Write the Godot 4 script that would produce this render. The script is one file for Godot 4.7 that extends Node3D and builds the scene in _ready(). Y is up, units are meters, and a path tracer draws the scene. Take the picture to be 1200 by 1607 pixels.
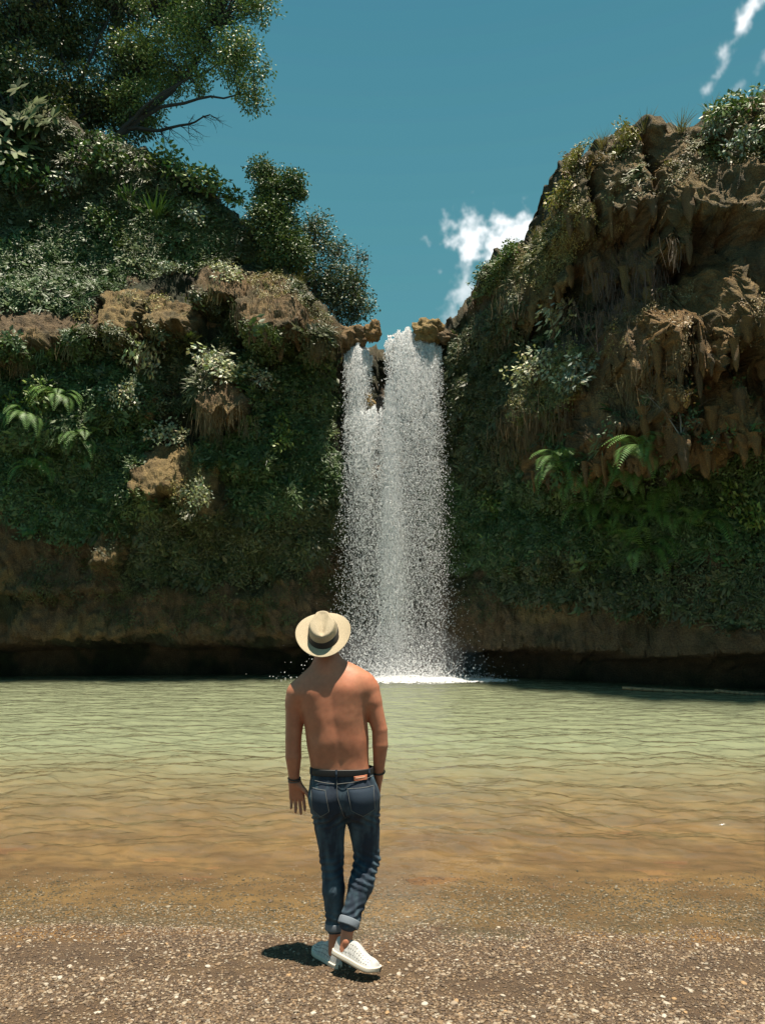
extends Node3D
# A jungle waterfall pool: overgrown tufa cliffs, falling water, a green pool, a gravel shore and a person seen from behind.

const PITCH := 0.16668
const FOCAL := 1200.0
const EYE := 1.6
const WATER_Y := -0.02

var rng := RandomNumberGenerator.new()
var n_big := FastNoiseLite.new()
var n_mid := FastNoiseLite.new()
var n_fine := FastNoiseLite.new()
var n_cell := FastNoiseLite.new()
var n_ridge := FastNoiseLite.new()
var taken := {}

# ---------------------------------------------------------------- helpers
func at(u: float, v: float, d: float) -> Vector3:
	# a point d metres out over the pool, in the direction (u, v) of the photograph
	var y: float = EYE + d * tan(PITCH + atan((803.5 - v) / FOCAL))
	var zc: float = d * cos(PITCH) + (y - EYE) * sin(PITCH)
	return Vector3((u - 600.0) / FOCAL * zc, y, -d)

func sm(a: float, b: float, x: float) -> float:
	var t: float = clampf((x - a) / (b - a), 0.0, 1.0)
	return t * t * (3.0 - 2.0 * t)

func noise(n: FastNoiseLite, sd: int, type: int, freq: float, oct: int, fractal: int = FastNoiseLite.FRACTAL_FBM) -> void:
	n.seed = sd
	n.noise_type = type
	n.frequency = freq
	n.fractal_type = fractal if oct > 1 else FastNoiseLite.FRACTAL_NONE
	n.fractal_octaves = oct

func lin(r: float, g: float, b: float) -> Color:
	return Color(r, g, b).linear_to_srgb()

func numbered(called: String) -> String:
	var k: int = taken.get(called, 0)
	taken[called] = k + 1
	return called if k == 0 else "%s_%03d" % [called, k]

func tag(o: Node, label: String, category: String, group: String = "", kind: String = "") -> void:
	if label: o.set_meta("label", label)
	if category: o.set_meta("category", category)
	if group: o.set_meta("group", group)
	if kind: o.set_meta("kind", kind)

func put(called: String, mesh: Mesh, m: Material, parent: Node = null) -> MeshInstance3D:
	var o := MeshInstance3D.new()
	o.mesh = mesh
	o.material_override = m
	if parent:
		o.name = called
		parent.add_child(o, true)
	else:
		o.name = numbered(called)
		add_child(o, true)
	return o

func base(called: String, where: Vector3, turn: float = 0.0) -> Node3D:
	var o := Node3D.new()
	o.name = numbered(called)
	add_child(o, true)
	o.position = where
	o.rotation.y = turn
	return o

func arrays(v: PackedVector3Array, i: PackedInt32Array, c: PackedColorArray = PackedColorArray(), n: PackedVector3Array = PackedVector3Array()) -> ArrayMesh:
	var a := []
	a.resize(Mesh.ARRAY_MAX)
	a[Mesh.ARRAY_VERTEX] = v
	if c.size(): a[Mesh.ARRAY_COLOR] = c
	if i.size(): a[Mesh.ARRAY_INDEX] = i
	a[Mesh.ARRAY_NORMAL] = n if n.size() else normals_of(v, i)
	var m := ArrayMesh.new()
	m.add_surface_from_arrays(Mesh.PRIMITIVE_TRIANGLES, a)
	return m

func normals_of(v: PackedVector3Array, i: PackedInt32Array) -> PackedVector3Array:
	var n := PackedVector3Array()
	n.resize(v.size())
	for t in range(0, i.size(), 3):
		var a: int = i[t]
		var b: int = i[t + 1]
		var c: int = i[t + 2]
		var f: Vector3 = (v[c] - v[a]).cross(v[b] - v[a])
		n[a] += f
		n[b] += f
		n[c] += f
	for k in n.size():
		n[k] = n[k].normalized()
	return n

func grid_index(w: int, h: int) -> PackedInt32Array:
	var i := PackedInt32Array()
	i.resize((w - 1) * (h - 1) * 6)
	var k := 0
	for r in h - 1:
		for c in w - 1:
			var a: int = r * w + c
			i[k] = a
			i[k + 1] = a + w
			i[k + 2] = a + 1
			i[k + 3] = a + 1
			i[k + 4] = a + w
			i[k + 5] = a + w + 1
			k += 6
	return i

func mat(c: Color, rough: float = 0.9, vertex: bool = false) -> StandardMaterial3D:
	var m := StandardMaterial3D.new()
	m.albedo_color = c
	m.roughness = rough
	m.vertex_color_use_as_albedo = vertex
	return m

func noise_tex(size: int, freq: float, oct: int, sd: int, type: int = FastNoiseLite.TYPE_SIMPLEX_SMOOTH, lo: float = 0.0, hi: float = 1.0, bump: float = 0.0) -> NoiseTexture2D:
	var n := FastNoiseLite.new()
	noise(n, sd, type, freq, oct)
	var t := NoiseTexture2D.new()
	t.noise = n
	t.width = size
	t.height = size
	t.seamless = true
	if bump > 0.0:
		t.as_normal_map = true
		t.bump_strength = bump
	else:
		var g := Gradient.new()
		g.set_color(0, Color(lo, lo, lo))
		g.set_color(1, Color(hi, hi, hi))
		t.color_ramp = g
	return t

func multi(called: String, mesh: Mesh, m: Material, buf: PackedFloat32Array, colors: bool, parent: Node = null) -> MultiMeshInstance3D:
	var mm := MultiMesh.new()
	mm.transform_format = MultiMesh.TRANSFORM_3D
	mm.use_colors = colors
	mm.mesh = mesh
	mm.instance_count = buf.size() / (16 if colors else 12)
	mm.buffer = buf
	var o := MultiMeshInstance3D.new()
	o.multimesh = mm
	o.material_override = m
	if parent:
		o.name = called
		parent.add_child(o, true)
	else:
		o.name = numbered(called)
		add_child(o, true)
	return o

func push(buf: PackedFloat32Array, b: Basis, p: Vector3) -> void:
	buf.append_array(PackedFloat32Array([b.x.x, b.y.x, b.z.x, p.x, b.x.y, b.y.y, b.z.y, p.y, b.x.z, b.y.z, b.z.z, p.z]))

func rand_basis(s: Vector3) -> Basis:
	var q := Quaternion(rng.randfn(), rng.randfn(), rng.randfn(), rng.randfn() + 0.001).normalized()
	return Basis(q) * Basis.from_scale(s)

func facing(nrm: Vector3, roll: float, s: float) -> Basis:
	# y axis along nrm
	var yv: Vector3 = nrm.normalized()
	var xv: Vector3 = (Vector3.RIGHT if absf(yv.x) < 0.9 else Vector3.FORWARD).cross(yv).normalized()
	xv = xv.rotated(yv, roll)
	return Basis(xv, yv, xv.cross(yv)) * Basis.from_scale(Vector3.ONE * s)

# ---------------------------------------------------------------- light, sky, camera
func make_sky() -> void:
	var img := Image.create(4096, 2048, false, Image.FORMAT_RGB8)
	for r in 2048:
		var el: float = 90.0 - (r + 0.5) * 180.0 / 2048.0
		var t: float = sm(4.0, 62.0, el)
		var c := Color(0.064, 0.190, 0.216).lerp(Color(0.030, 0.117, 0.170), t)
		img.fill_rect(Rect2i(0, r, 4096, 1), c.linear_to_srgb())
	var cn := FastNoiseLite.new()
	noise(cn, 41, FastNoiseLite.TYPE_SIMPLEX_SMOOTH, 1.0, 6)
	cn.fractal_gain = 0.56
	# azimuth, elevation, half width, half height (degrees), thickness, tilt
	var clouds := [[9.9, 28.7, 4.0, 1.7, 1.2, 0.10], [7.0, 29.2, 1.7, 1.7, 1.0, 0.0], [6.6, 26.2, 1.1, 2.6, 0.6, 0.25], [6.0, 23.6, 2.0, 1.2, 0.4, 0.0], [28.9, 39.3, 2.6, 0.9, 1.0, 0.95], [31.0, 37.0, 3.0, 0.6, 0.5, 0.5]]
	var r2 := RandomNumberGenerator.new()
	r2.seed = 7
	for k in 30:  # unseen clouds round the sky, added and enlarged to raise the ambient light
		clouds.append([46.0 + k * 9.6 + r2.randf() * 6.0, r2.randf_range(12, 58), r2.randf_range(5, 11), r2.randf_range(2.0, 5.0), r2.randf_range(0.7, 1.1), r2.randf_range(-0.2, 0.4)])
	for cl in clouds:
		var x0: int = int((cl[0] - cl[2] * 2.2) / 360.0 * 4096.0)
		var x1: int = int((cl[0] + cl[2] * 2.2) / 360.0 * 4096.0)
		var ext: float = (cl[3] + cl[2] * absf(cl[5])) * 2.2
		var y0: int = int((90.0 - cl[1] - ext) / 180.0 * 2048.0)
		var y1: int = int((90.0 - cl[1] + ext) / 180.0 * 2048.0)
		for y in range(maxi(y0, 0), mini(y1, 1000)):
			for x in range(x0, x1):
				var az: float = (x + 0.5) / 4096.0 * 360.0
				var el: float = 90.0 - (y + 0.5) / 2048.0 * 180.0
				var dx: float = (az - cl[0]) / cl[2]
				var dy: float = (el - cl[1] - (az - cl[0]) * cl[5]) / cl[3]
				var f: float = 1.0 - sqrt(dx * dx + dy * dy) * 0.78
				if f < -0.6: continue
				f += 0.95 * cn.get_noise_2d(az * 0.34, el * 0.40) + 0.12 * cn.get_noise_2d(az * 1.9 + 40.0, el * 1.9)
				var a: float = sm(0.05, 1.15, f) * cl[4]
				if a < 0.004: continue
				var xx: int = posmod(x, 4096)
				var o: Color = img.get_pixel(xx, y).srgb_to_linear()
				var wh := Color(0.66, 0.68, 0.69)
				img.set_pixel(xx, y, o.lerp(wh, minf(a, 0.97)).linear_to_srgb())
	var sky := Sky.new()
	var ps := PanoramaSkyMaterial.new()
	ps.panorama = ImageTexture.create_from_image(img)
	sky.sky_material = ps
	var e := Environment.new()
	e.background_mode = Environment.BG_SKY
	e.sky = sky
	e.tonemap_mode = Environment.TONE_MAPPER_LINEAR
	e.tonemap_exposure = 1.85
	e.volumetric_fog_enabled = true
	e.volumetric_fog_density = 0.0
	e.sdfgi_enabled = true
	e.ssao_enabled = true
	e.ssil_enabled = true
	var w := WorldEnvironment.new()
	w.name = "environment"
	w.environment = e
	add_child(w)

func make_camera_and_sun() -> void:
	var cam := Camera3D.new()
	cam.name = "camera"
	cam.fov = rad_to_deg(2.0 * atan(803.5 / FOCAL))
	cam.near = 0.05
	cam.far = 400.0
	cam.position = Vector3(0, EYE, 0)
	cam.rotation.x = PITCH
	add_child(cam)
	cam.current = true
	var sun := DirectionalLight3D.new()
	sun.name = "sun"
	sun.light_energy = 1.6
	sun.light_color = Color(1.0, 0.955, 0.88)
	sun.light_angular_distance = 0.5
	sun.shadow_enabled = true
	add_child(sun)
	var towards := Vector3(0.09, 1.0, 0.11)
	sun.look_at_from_position(towards * 50.0, Vector3.ZERO, Vector3.BACK)

# ---------------------------------------------------------------- shore, pool bed, water
func ground_y(x: float, d: float) -> float:
	var s: float = d + 0.10 * n_big.get_noise_2d(x * 2.2, d * 1.3) * 2.0 + 0.03 * sin(x * 1.7)
	var y: float = 0.0
	if s < 4.2:
		y = minf(4.2 - s, 12.0) * 0.035
	elif s < 4.9:
		y = -(s - 4.2) * 0.045
	else:
		y = -0.0315 - 0.010 * (s - 4.9) - 0.0036 * (s - 4.9) * (s - 4.9)
	var amp: float = 0.010 if s < 6.0 else 0.03
	return y + amp * n_mid.get_noise_2d(x * 3.0, d * 3.0)

func make_ground() -> Node3D:
	var rows := 380
	var cols := 300
	var v := PackedVector3Array()
	var c := PackedColorArray()
	v.resize(rows * cols)
	c.resize(rows * cols)
	for r in rows:
		var d: float = 1.2 * exp(log(48.0 / 1.2) * (r - 12) / (rows - 13.0)) if r >= 12 else lerpf(-60.0, 1.0, pow(r / 12.0, 0.5))
		var half: float = 3.0 + d * 0.66 if r >= 12 else lerpf(70.0, 4.0, r / 12.0)
		for k in cols:
			var x: float = (k / (cols - 1.0) * 2.0 - 1.0) * half
			v[r * cols + k] = Vector3(x, ground_y(x, d), -d)
			# gravel, wet sand, sandy patches: mineral colours
			var a: float = n_big.get_noise_2d(x * 5.0 + 30.0, d * 9.0)
			var b: float = n_mid.get_noise_2d(x * 9.0, d * 14.0 + 90.0)
			var col := Color(0.33, 0.160, 0.050).lerp(Color(0.49, 0.260, 0.078), sm(-0.35, 0.45, a))
			col = col.lerp(Color(0.15, 0.075, 0.03), 0.5 * sm(0.0, 0.5, b))
			col = col.lerp(Color(0.185, 0.125, 0.075).lerp(Color(0.12, 0.08, 0.05), sm(-0.2, 0.4, b)), 0.8 * sm(4.9, 4.35, d + 0.5 * a))
			c[r * cols + k] = col
	var m := mat(Color.WHITE, 0.85, true)
	m.uv1_triplanar = true
	m.uv1_world_triplanar = true
	m.uv1_scale = Vector3(1.7, 1.7, 1.7)
	m.albedo_texture = noise_tex(1024, 0.055, 4, 3, FastNoiseLite.TYPE_SIMPLEX_SMOOTH, 0.42, 1.0)
	m.heightmap_enabled = true
	m.heightmap_scale = 1.2
	m.heightmap_texture = noise_tex(1024, 0.07, 3, 9, FastNoiseLite.TYPE_CELLULAR)
	var o := put("ground", arrays(v, grid_index(cols, rows), c), m)
	tag(o, "brown gravel shore sloping under the pool water", "shore", "", "structure")
	return o

func stone_mesh(sd: int, seg: int, rings: int) -> ArrayMesh:
	var v := PackedVector3Array()
	var i := PackedInt32Array()
	var n := FastNoiseLite.new()
	noise(n, sd, FastNoiseLite.TYPE_SIMPLEX_SMOOTH, 0.9, 2)
	for r in rings + 1:
		for s in seg:
			var a: float = PI * r / rings
			var b: float = TAU * s / seg
			var p := Vector3(sin(a) * cos(b), cos(a), sin(a) * sin(b))
			p *= 1.0 + 0.55 * n.get_noise_3dv(p * 1.4)
			v.append(p)
	for r in rings:
		for s in seg:
			var s2: int = (s + 1) % seg
			i.append_array([r * seg + s, r * seg + s2, (r + 1) * seg + s, r * seg + s2, (r + 1) * seg + s2, (r + 1) * seg + s])
	return arrays(v, i)

func make_stones(ground: Node3D) -> void:
	rng.seed = 11
	var variants := []
	for k in 6: variants.append(stone_mesh(100 + k, 7, 4))
	var cm := []
	for t in [Color(0.38, 0.32, 0.25), Color(0.27, 0.21, 0.15), Color(0.44, 0.39, 0.32), Color(0.16, 0.11, 0.075), Color(0.34, 0.21, 0.10)]:
		cm.append(mat(t.linear_to_srgb(), 0.75))
	for k in 290:
		var d: float = 3.35 + pow(rng.randf(), 1.5) * 1.25
		var x: float = rng.randf_range(-1.0, 1.0) * d * 0.56
		if absf(x + 0.2) < 0.22 and absf(d - 4.15) < 0.25: continue
		var s: float = rng.randf_range(0.007, 0.015)
		var o := put("stone", variants[rng.randi() % 6], cm[[0, 0, 2, 1, 1, 1, 3, 4][rng.randi() % 8]], ground)
		o.basis = Basis(Vector3.UP, rng.randf() * TAU) * Basis.from_euler(Vector3(rng.randfn() * 0.2, 0, rng.randfn() * 0.2)) * Basis.from_scale(Vector3(s * rng.randf_range(0.9, 1.5), s * rng.randf_range(0.35, 0.6), s))
		o.position = Vector3(x, ground_y(x, d) + s * 0.15, -d)
	# the uncountable finer gravel, dry and under the shallow water
	var gm := mat(Color.WHITE, 0.75, true)
	for variant in 3:
		var buf := PackedFloat32Array()
		for k in 36000:
			var d: float = 3.3 + pow(rng.randf(), 1.3) * 2.7
			if rng.randf() < sm(4.7, 6.0, d): continue
			var x: float = rng.randf_range(-1.0, 1.0) * (d * 0.53 + 0.1)
			var clump: float = n_big.get_noise_2d(x * 6.0, d * 9.0 + 300.0) * 1.3 + 0.35
			if rng.randf() > sm(-0.3, 0.7, clump) + 0.25: continue
			var s: float = rng.randf_range(0.0030, 0.0078) * (1.0 if rng.randf() < 0.93 else 1.6)
			push(buf, Basis(Vector3.UP, rng.randf() * TAU) * Basis.from_scale(Vector3(s * rng.randf_range(1.0, 1.7), s * rng.randf_range(0.4, 0.7), s)), Vector3(x, ground_y(x, d) + s * 0.25, -d))
			var pick: float = rng.randf()
			var col := Color(0.115, 0.078, 0.05)
			if pick > 0.50: col = Color(0.215, 0.145, 0.085)
			if pick > 0.78: col = Color(0.30, 0.235, 0.165)
			if pick > 0.94: col = Color(0.42, 0.37, 0.30)
			col = col * rng.randf_range(0.55, 1.0) * Color(1.0, 0.95, 0.88)
			buf.append_array(PackedFloat32Array([col.r, col.g, col.b, 1.0]))
		var g := multi("gravel", stone_mesh(130 + variant, 5, 3), gm, buf, true, ground)
		g.set_meta("kind", "stuff")

func wave(x: float, d: float) -> float:
	var k: float = sm(4.7, 7.5, d)
	var h: float = 0.022 * n_fine.get_noise_2d(x * 1.4 + d * 0.4, d * 2.6) + 0.045 * n_mid.get_noise_2d(x * 1.5 - d * 0.4, d * 3.0 + 50.0)
	h += 0.030 * n_big.get_noise_2d(x * 1.1, d * 2.2)
	# rings spreading from the foot of the fall
	var q: float = sqrt((x - 0.6) * (x - 0.6) + (d - 33.3) * (d - 33.3))
	h += 0.03 * sin(q * 3.3) * exp(-q * 0.16)
	h *= 1.0 + 0.7 * sm(16.0, 7.0, d)
	return h * (0.05 + 0.95 * k) + 0.0022 * n_fine.get_noise_2d(x * 7.0, d * 11.0)

func make_water() -> void:
	var root := base("water", Vector3.ZERO)
	tag(root, "green rippled pool shallowing to amber at the shore", "pool", "", "structure")
	var rows := 620
	var cols := 330
	var v := PackedVector3Array()
	v.resize(rows * cols)
	for r in rows:
		var d: float = 4.2 * exp(log(46.0 / 4.2) * r / (rows - 1.0))
		var half: float = 3.0 + d * 0.60
		for k in cols:
			var x: float = (k / (cols - 1.0) * 2.0 - 1.0) * half
			v[r * cols + k] = Vector3(x, WATER_Y + wave(x, d), -d)
	var m := StandardMaterial3D.new()
	m.albedo_color = Color(lin(0.34, 0.38, 0.20), 0.05)
	m.transparency = BaseMaterial3D.TRANSPARENCY_ALPHA
	m.roughness = 0.10
	m.metallic_specular = 0.45
	m.uv1_triplanar = true
	m.uv1_world_triplanar = true
	m.uv1_scale = Vector3(0.55, 0.55, 1.1)
	m.normal_enabled = true
	m.normal_scale = 0.35
	m.normal_texture = noise_tex(512, 0.02, 4, 77, FastNoiseLite.TYPE_SIMPLEX_SMOOTH, 0, 1, 6.0)
	put("surface", arrays(v, grid_index(cols, rows)), m, root)
	# silt suspended in the water: its green grows with the real depth
	var f := FogVolume.new()
	f.name = "silt"
	f.shape = RenderingServer.FOG_VOLUME_SHAPE_BOX
	f.size = Vector3(64, 6.0, 43.0)
	f.position = Vector3(0, WATER_Y - 0.03 - 3.0, -4.3 - 21.5)
	var fm := FogMaterial.new()
	fm.albedo = lin(0.90, 0.97, 0.60)
	fm.density = 0.50
	f.material = fm
	root.add_child(f)
	f.set_meta("kind", "stuff")

# ---------------------------------------------------------------- cliffs
# a feature: x, y of its lower edge's middle; half width; height up to where it is full; fade above; how far it stands out; drip length; colour
func feat(u: float, v_top: float, v_low: float, half_u: float, d: float, out: float, drip: float, col: Color, fade: float = 2.0) -> Array:
	var a: Vector3 = at(u, v_low, d)
	var b: Vector3 = at(u, v_top, d)
	var e: Vector3 = at(u + half_u, v_low, d)
	return [a.x, a.y, e.x - a.x, b.y, fade, out, drip, col]

var TAN := Color(0.45, 0.285, 0.13)
var ORANGE := Color(0.50, 0.29, 0.10)
var OCHRE := Color(0.56, 0.385, 0.15)
var BROWN := Color(0.33, 0.22, 0.11)
var DARK := Color(0.19, 0.14, 0.085)
var MOSS := Color(0.085, 0.095, 0.035)
var left_feats := []
var right_feats := []

func table(t: Array, x: float) -> float:
	if x <= t[0][0]: return t[0][1]
	for k in range(1, t.size()):
		if x <= t[k][0]:
			return lerpf(t[k - 1][1], t[k][1], (x - t[k - 1][0]) / (t[k][0] - t[k - 1][0]))
	return t[-1][1]

const LEFT_WALL := [[-30, 29.0], [-16, 32.2], [-8, 33.4], [-3.2, 34.2], [-2.2, 35.0], [0, 36.2], [4, 36.4]]
const LEFT_TOP := [[-30, 30.0], [-20, 28.6], [-12.6, 26.4], [-9.5, 24.6], [-7.8, 23.4], [-5.6, 20.7], [-3.8, 18.0], [-2.6, 16.6], [-1.9, 16.1], [-1.2, 15.75], [4, 15.6]]
const RIGHT_WALL := [[-1, 36.6], [1.0, 36.3], [2.6, 35.6], [3.4, 34.4], [4.4, 33.4], [5.8, 31.6], [7.2, 29.6], [9.0, 27.6], [11.5, 24.2], [16, 20.5], [24, 17.0]]
const RIGHT_TOP := [[-1, 15.4], [1.0, 15.55], [2.2, 15.7], [2.8, 15.9], [3.4, 16.3], [4.2, 16.9], [4.6, 17.6], [5.6, 17.9], [6.3, 17.6], [6.45, 17.6], [6.7, 18.9], [7.4, 19.3], [8.6, 18.9], [10.3, 18.4], [11.5, 18.2], [24, 18.0]]

const BLOCK_EDGE := [[6.3, 16.7], [6.8, 16.5], [7.5, 16.1], [8.7, 15.4], [10.3, 14.4], [12, 13.6], [20, 12.5]]
const BLOCK_FACE := [[6.3, 26.0], [6.7, 25.0], [7.5, 24.0], [8.7, 22.4], [10.3, 20.9], [12, 19.6], [20, 16.5]]

func protrusion(f: Array, x: float, y: float, jig: float, drip: float) -> float:
	var dx: float = absf(x - f[0] + jig * 0.5) / f[2]
	if dx > 1.25: return 0.0
	var low: float = f[1] + (dx * dx * 0.25 * (f[3] - f[1])) - f[6] * drip
	if y < low - 0.6: return 0.0
	var side: float = 1.0 - sm(0.62, 1.12, dx)
	var under: float = sm(low - 0.22, low + 0.30, y)
	var over: float = 1.0 - sm(f[3], f[3] + f[4], y)
	var lean: float = 1.0 - 0.55 * clampf((y - low) / maxf(f[3] - low, 0.3), 0.0, 1.0)
	return f[5] * side * under * over * lean

func face(x: float, y: float, w: float, feats: Array, is_left: bool) -> Array:
	# [distance of the cliff face without its fine relief, colour index of the feature on top or -1, hollow]
	var mid: float = n_mid.get_noise_3d(x, y * 0.8, 3.0)
	var rid: float = n_ridge.get_noise_3d(x * 1.3, y * 0.28, 7.0)
	var big: float = n_big.get_noise_3d(x, y, 0.0)
	var drip: float = 0.35 + 0.6 * rid + 0.5 * n_fine.get_noise_2d(x * 0.9, 3.0)
	var p := 0.0
	var best := 0.0
	var who := -1
	for k in feats.size():
		var f: Array = feats[k]
		if y > f[3] + f[4] or y < f[1] - 1.6: continue
		var q: float = protrusion(f, x, y, 1.1 * mid, drip)
		if q > best * 0.98:
			best = q
			if q > 0.25 * f[5]: who = k
		p = maxf(p, q) + 0.18 * minf(p, q)
	var d: float = w
	if is_left: d += sm(12.0, 24.0, y) * 3.5 + 0.9 * (1.0 - sm(4.0, 8.0, y))
	else: d -= 1.9 * sm(6.0, 13.0, y) * sm(4.5, 7.5, x)
	if not is_left and x > 6.3:
		# the square block that crowns the right cliff
		var edge: float = table(BLOCK_EDGE, x) - 0.45 * drip + 0.5 * mid
		var cleft: float = 1.5 * exp(-pow((x - 7.55 + 0.25 * mid) / 0.13, 2.0)) + 1.2 * exp(-pow((x - 9.05 + 0.2 * mid) / 0.12, 2.0))
		var bd: float = table(BLOCK_FACE, x) + 0.42 * maxf(y - edge, 0.0) + cleft
		var on: float = sm(edge - 0.2, edge + 0.25, y) * sm(6.45, 6.7, x + 0.2 * mid)
		if bd < d - p and on > 0.0:
			d = lerpf(d, bd, on)
			p *= 1.0 - on
			if on > 0.4:
				best = 1.0
				who = 0
	var lip: float = 1.35 + 0.30 * big + 0.22 * mid if is_left else 1.15 + 0.4 * big + 0.25 * mid
	var hollow: float = 1.0 - sm(lip - 0.15, lip + 0.12, y)
	d -= p + (0.75 * big + 0.42 * mid + 0.26 * rid) * (1.0 - 0.7 * hollow)
	d += hollow * 4.5
	return [d, who if best > 0.25 else -1]

func make_cliff(called: String, label: String, x0: float, x1: float, step: float, wall: Array, top: Array, feats: Array, is_left: bool) -> Dictionary:
	var xs := PackedFloat32Array()
	var xn: float = x0
	while xn < x1:
		xs.append(xn)
		xn += step / (1.0 + (5.0 * exp(-pow((xn - 6.5) / 0.28, 2.0)) + 1.2 * exp(-pow((xn - 5.6) / 0.8, 2.0)) if not is_left else 0.0))
	var cols: int = xs.size()
	var rows := 400
	var back := 22
	var v := PackedVector3Array()
	var c := PackedColorArray()
	v.resize(cols * (rows + back))
	c.resize(cols * (rows + back))
	var fine := 230
	var ys := PackedFloat32Array()
	var ds := PackedFloat32Array()
	var ln := PackedFloat32Array()
	var wh := PackedInt32Array()
	ys.resize(fine)
	ds.resize(fine)
	ln.resize(fine)
	wh.resize(fine)
	for k in cols:
		var x: float = xs[k]
		var yt: float = table(top, x) + 0.45 * n_mid.get_noise_2d(x * 2.0, 5.0) + 0.25 * n_fine.get_noise_2d(x * 3.0, 9.0)
		var w: float = table(wall, x)
		for r in fine:
			ys[r] = lerpf(-2.4, yt, r / (fine - 1.0))
			var q: Array = face(x, ys[r], w, feats, is_left)
			ds[r] = q[0]
			wh[r] = q[1]
			ln[r] = 0.0 if r == 0 else ln[r - 1] + ys[r] - ys[r - 1] + 0.7 * absf(ds[r] - ds[r - 1])
		var seg := 0
		for r in rows + back:
			var want: float = minf(r / (rows - 1.0), 1.0) * ln[fine - 1]
			while seg < fine - 2 and ln[seg + 1] < want: seg += 1
			var t: float = clampf((want - ln[seg]) / maxf(ln[seg + 1] - ln[seg], 1e-5), 0.0, 1.0)
			var y: float = lerpf(ys[seg], ys[seg + 1], t)
			var d: float = lerpf(ds[seg], ds[seg + 1], t)
			var who: int = wh[seg]
			var j: int = r * cols + k
			if r >= rows:
				var s: float = (r - rows + 1.0) / back
				var bk: float = pow(s, 1.4) * 14.0
				v[j] = Vector3(x, yt + 0.55 * sm(0, 0.1, s) + s * 1.5 + 0.5 * n_mid.get_noise_3d(x, 0.0, bk), -d - bk)
				c[j] = BROWN.lerp(MOSS, 0.6)
				continue
			v[j] = Vector3(x, y, -d)
			# colour: mineral and moss patches
			var fin: float = n_fine.get_noise_3d(x, y, d)
			var wet: float = n_big.get_noise_3d(x * 1.4, y * 0.35, 40.0)
			var mossy: float = n_mid.get_noise_3d(x * 0.8, y * 0.8, 60.0)
			var col: Color
			if who < 0:
				col = BROWN.lerp(DARK, sm(-0.15, 0.3, wet))
				col = col.lerp(MOSS, sm(-0.25, 0.15, mossy + 0.12 * (1.0 if y > 3.5 else -1.0)))
			else:
				col = feats[who][7]
				col = col.lerp(BROWN, 0.6 * sm(0.0, 0.4, wet))
				col = col.lerp(OCHRE, 0.6 * sm(0.1, 0.4, mossy))
				col = col.lerp(MOSS, 0.5 * sm(0.15, 0.4, n_mid.get_noise_3d(x * 1.3, y * 1.1, 90.0)))
			col = col * (1.0 + 0.45 * fin)
			c[j] = Color(maxf(col.r, 0.01), maxf(col.g, 0.01), maxf(col.b, 0.006))
	# the crust of the tufa: lumps that stand out of the rock on every side
	var idx := grid_index(cols, rows + back)
	var nn := normals_of(v, idx)
	for j in v.size():
		var p: Vector3 = v[j]
		var nr: Vector3 = nn[j]
		if nr.z < 0.0 and j < rows * cols or nr.y < 0.0 and j >= rows * cols: nr = -nr
		var a: float = -0.30 * n_cell.get_noise_3d(p.x * 1.9, p.y * 1.1, p.z * 1.9) - 0.24 * n_cell.get_noise_3d(p.x * 4.6, p.y * 3.0, p.z * 4.6) + 0.16 * n_fine.get_noise_3dv(p * 1.3) - 0.28
		v[j] = p + nr * a * sm(0.6, 1.8, p.y)
		var dk: float = 1.0 + 0.35 * n_cell.get_noise_3d(p.x * 4.6, p.y * 3.0, p.z * 4.6 + 50.0)
		c[j] = c[j] * dk
	var mesh := arrays(v, idx, c)
	var o := put(called, mesh, rock_mat)
	tag(o, label, "cliff", "", "structure")
	return {"node": o, "v": v, "n": mesh.surface_get_arrays(0)[Mesh.ARRAY_NORMAL], "cols": cols, "rows": rows, "xs": xs, "wall": wall}

func surf(cl: Dictionary, x: float, y: float) -> int:
	# the vertex of a cliff's face at x, y
	var xs: PackedFloat32Array = cl.xs
	var k: int = clampi(xs.bsearch(x), 0, cl.cols - 1)
	var lo := 0
	var hi: int = cl.rows - 1
	var v: PackedVector3Array = cl.v
	while hi - lo > 1:
		var m: int = (lo + hi) / 2
		if v[m * cl.cols + k].y < y: lo = m
		else: hi = m
	return hi * cl.cols + k

func hit(cl: Dictionary, u: float, v: float) -> int:
	# the vertex of a cliff's face that the direction (u, v) of the photograph meets first
	var d := 15.0
	while d < 40.0:
		var p: Vector3 = at(u, v, d)
		var j: int = surf(cl, p.x, p.y)
		if cl.v[j].z >= p.z and absf(cl.v[j].x - p.x) < 0.3: return j
		d += 0.1
	var q: Vector3 = at(u, v, 32.0)
	return surf(cl, q.x, q.y)

var rock_mat: StandardMaterial3D
var left_cliff: Dictionary
var right_cliff: Dictionary

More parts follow.
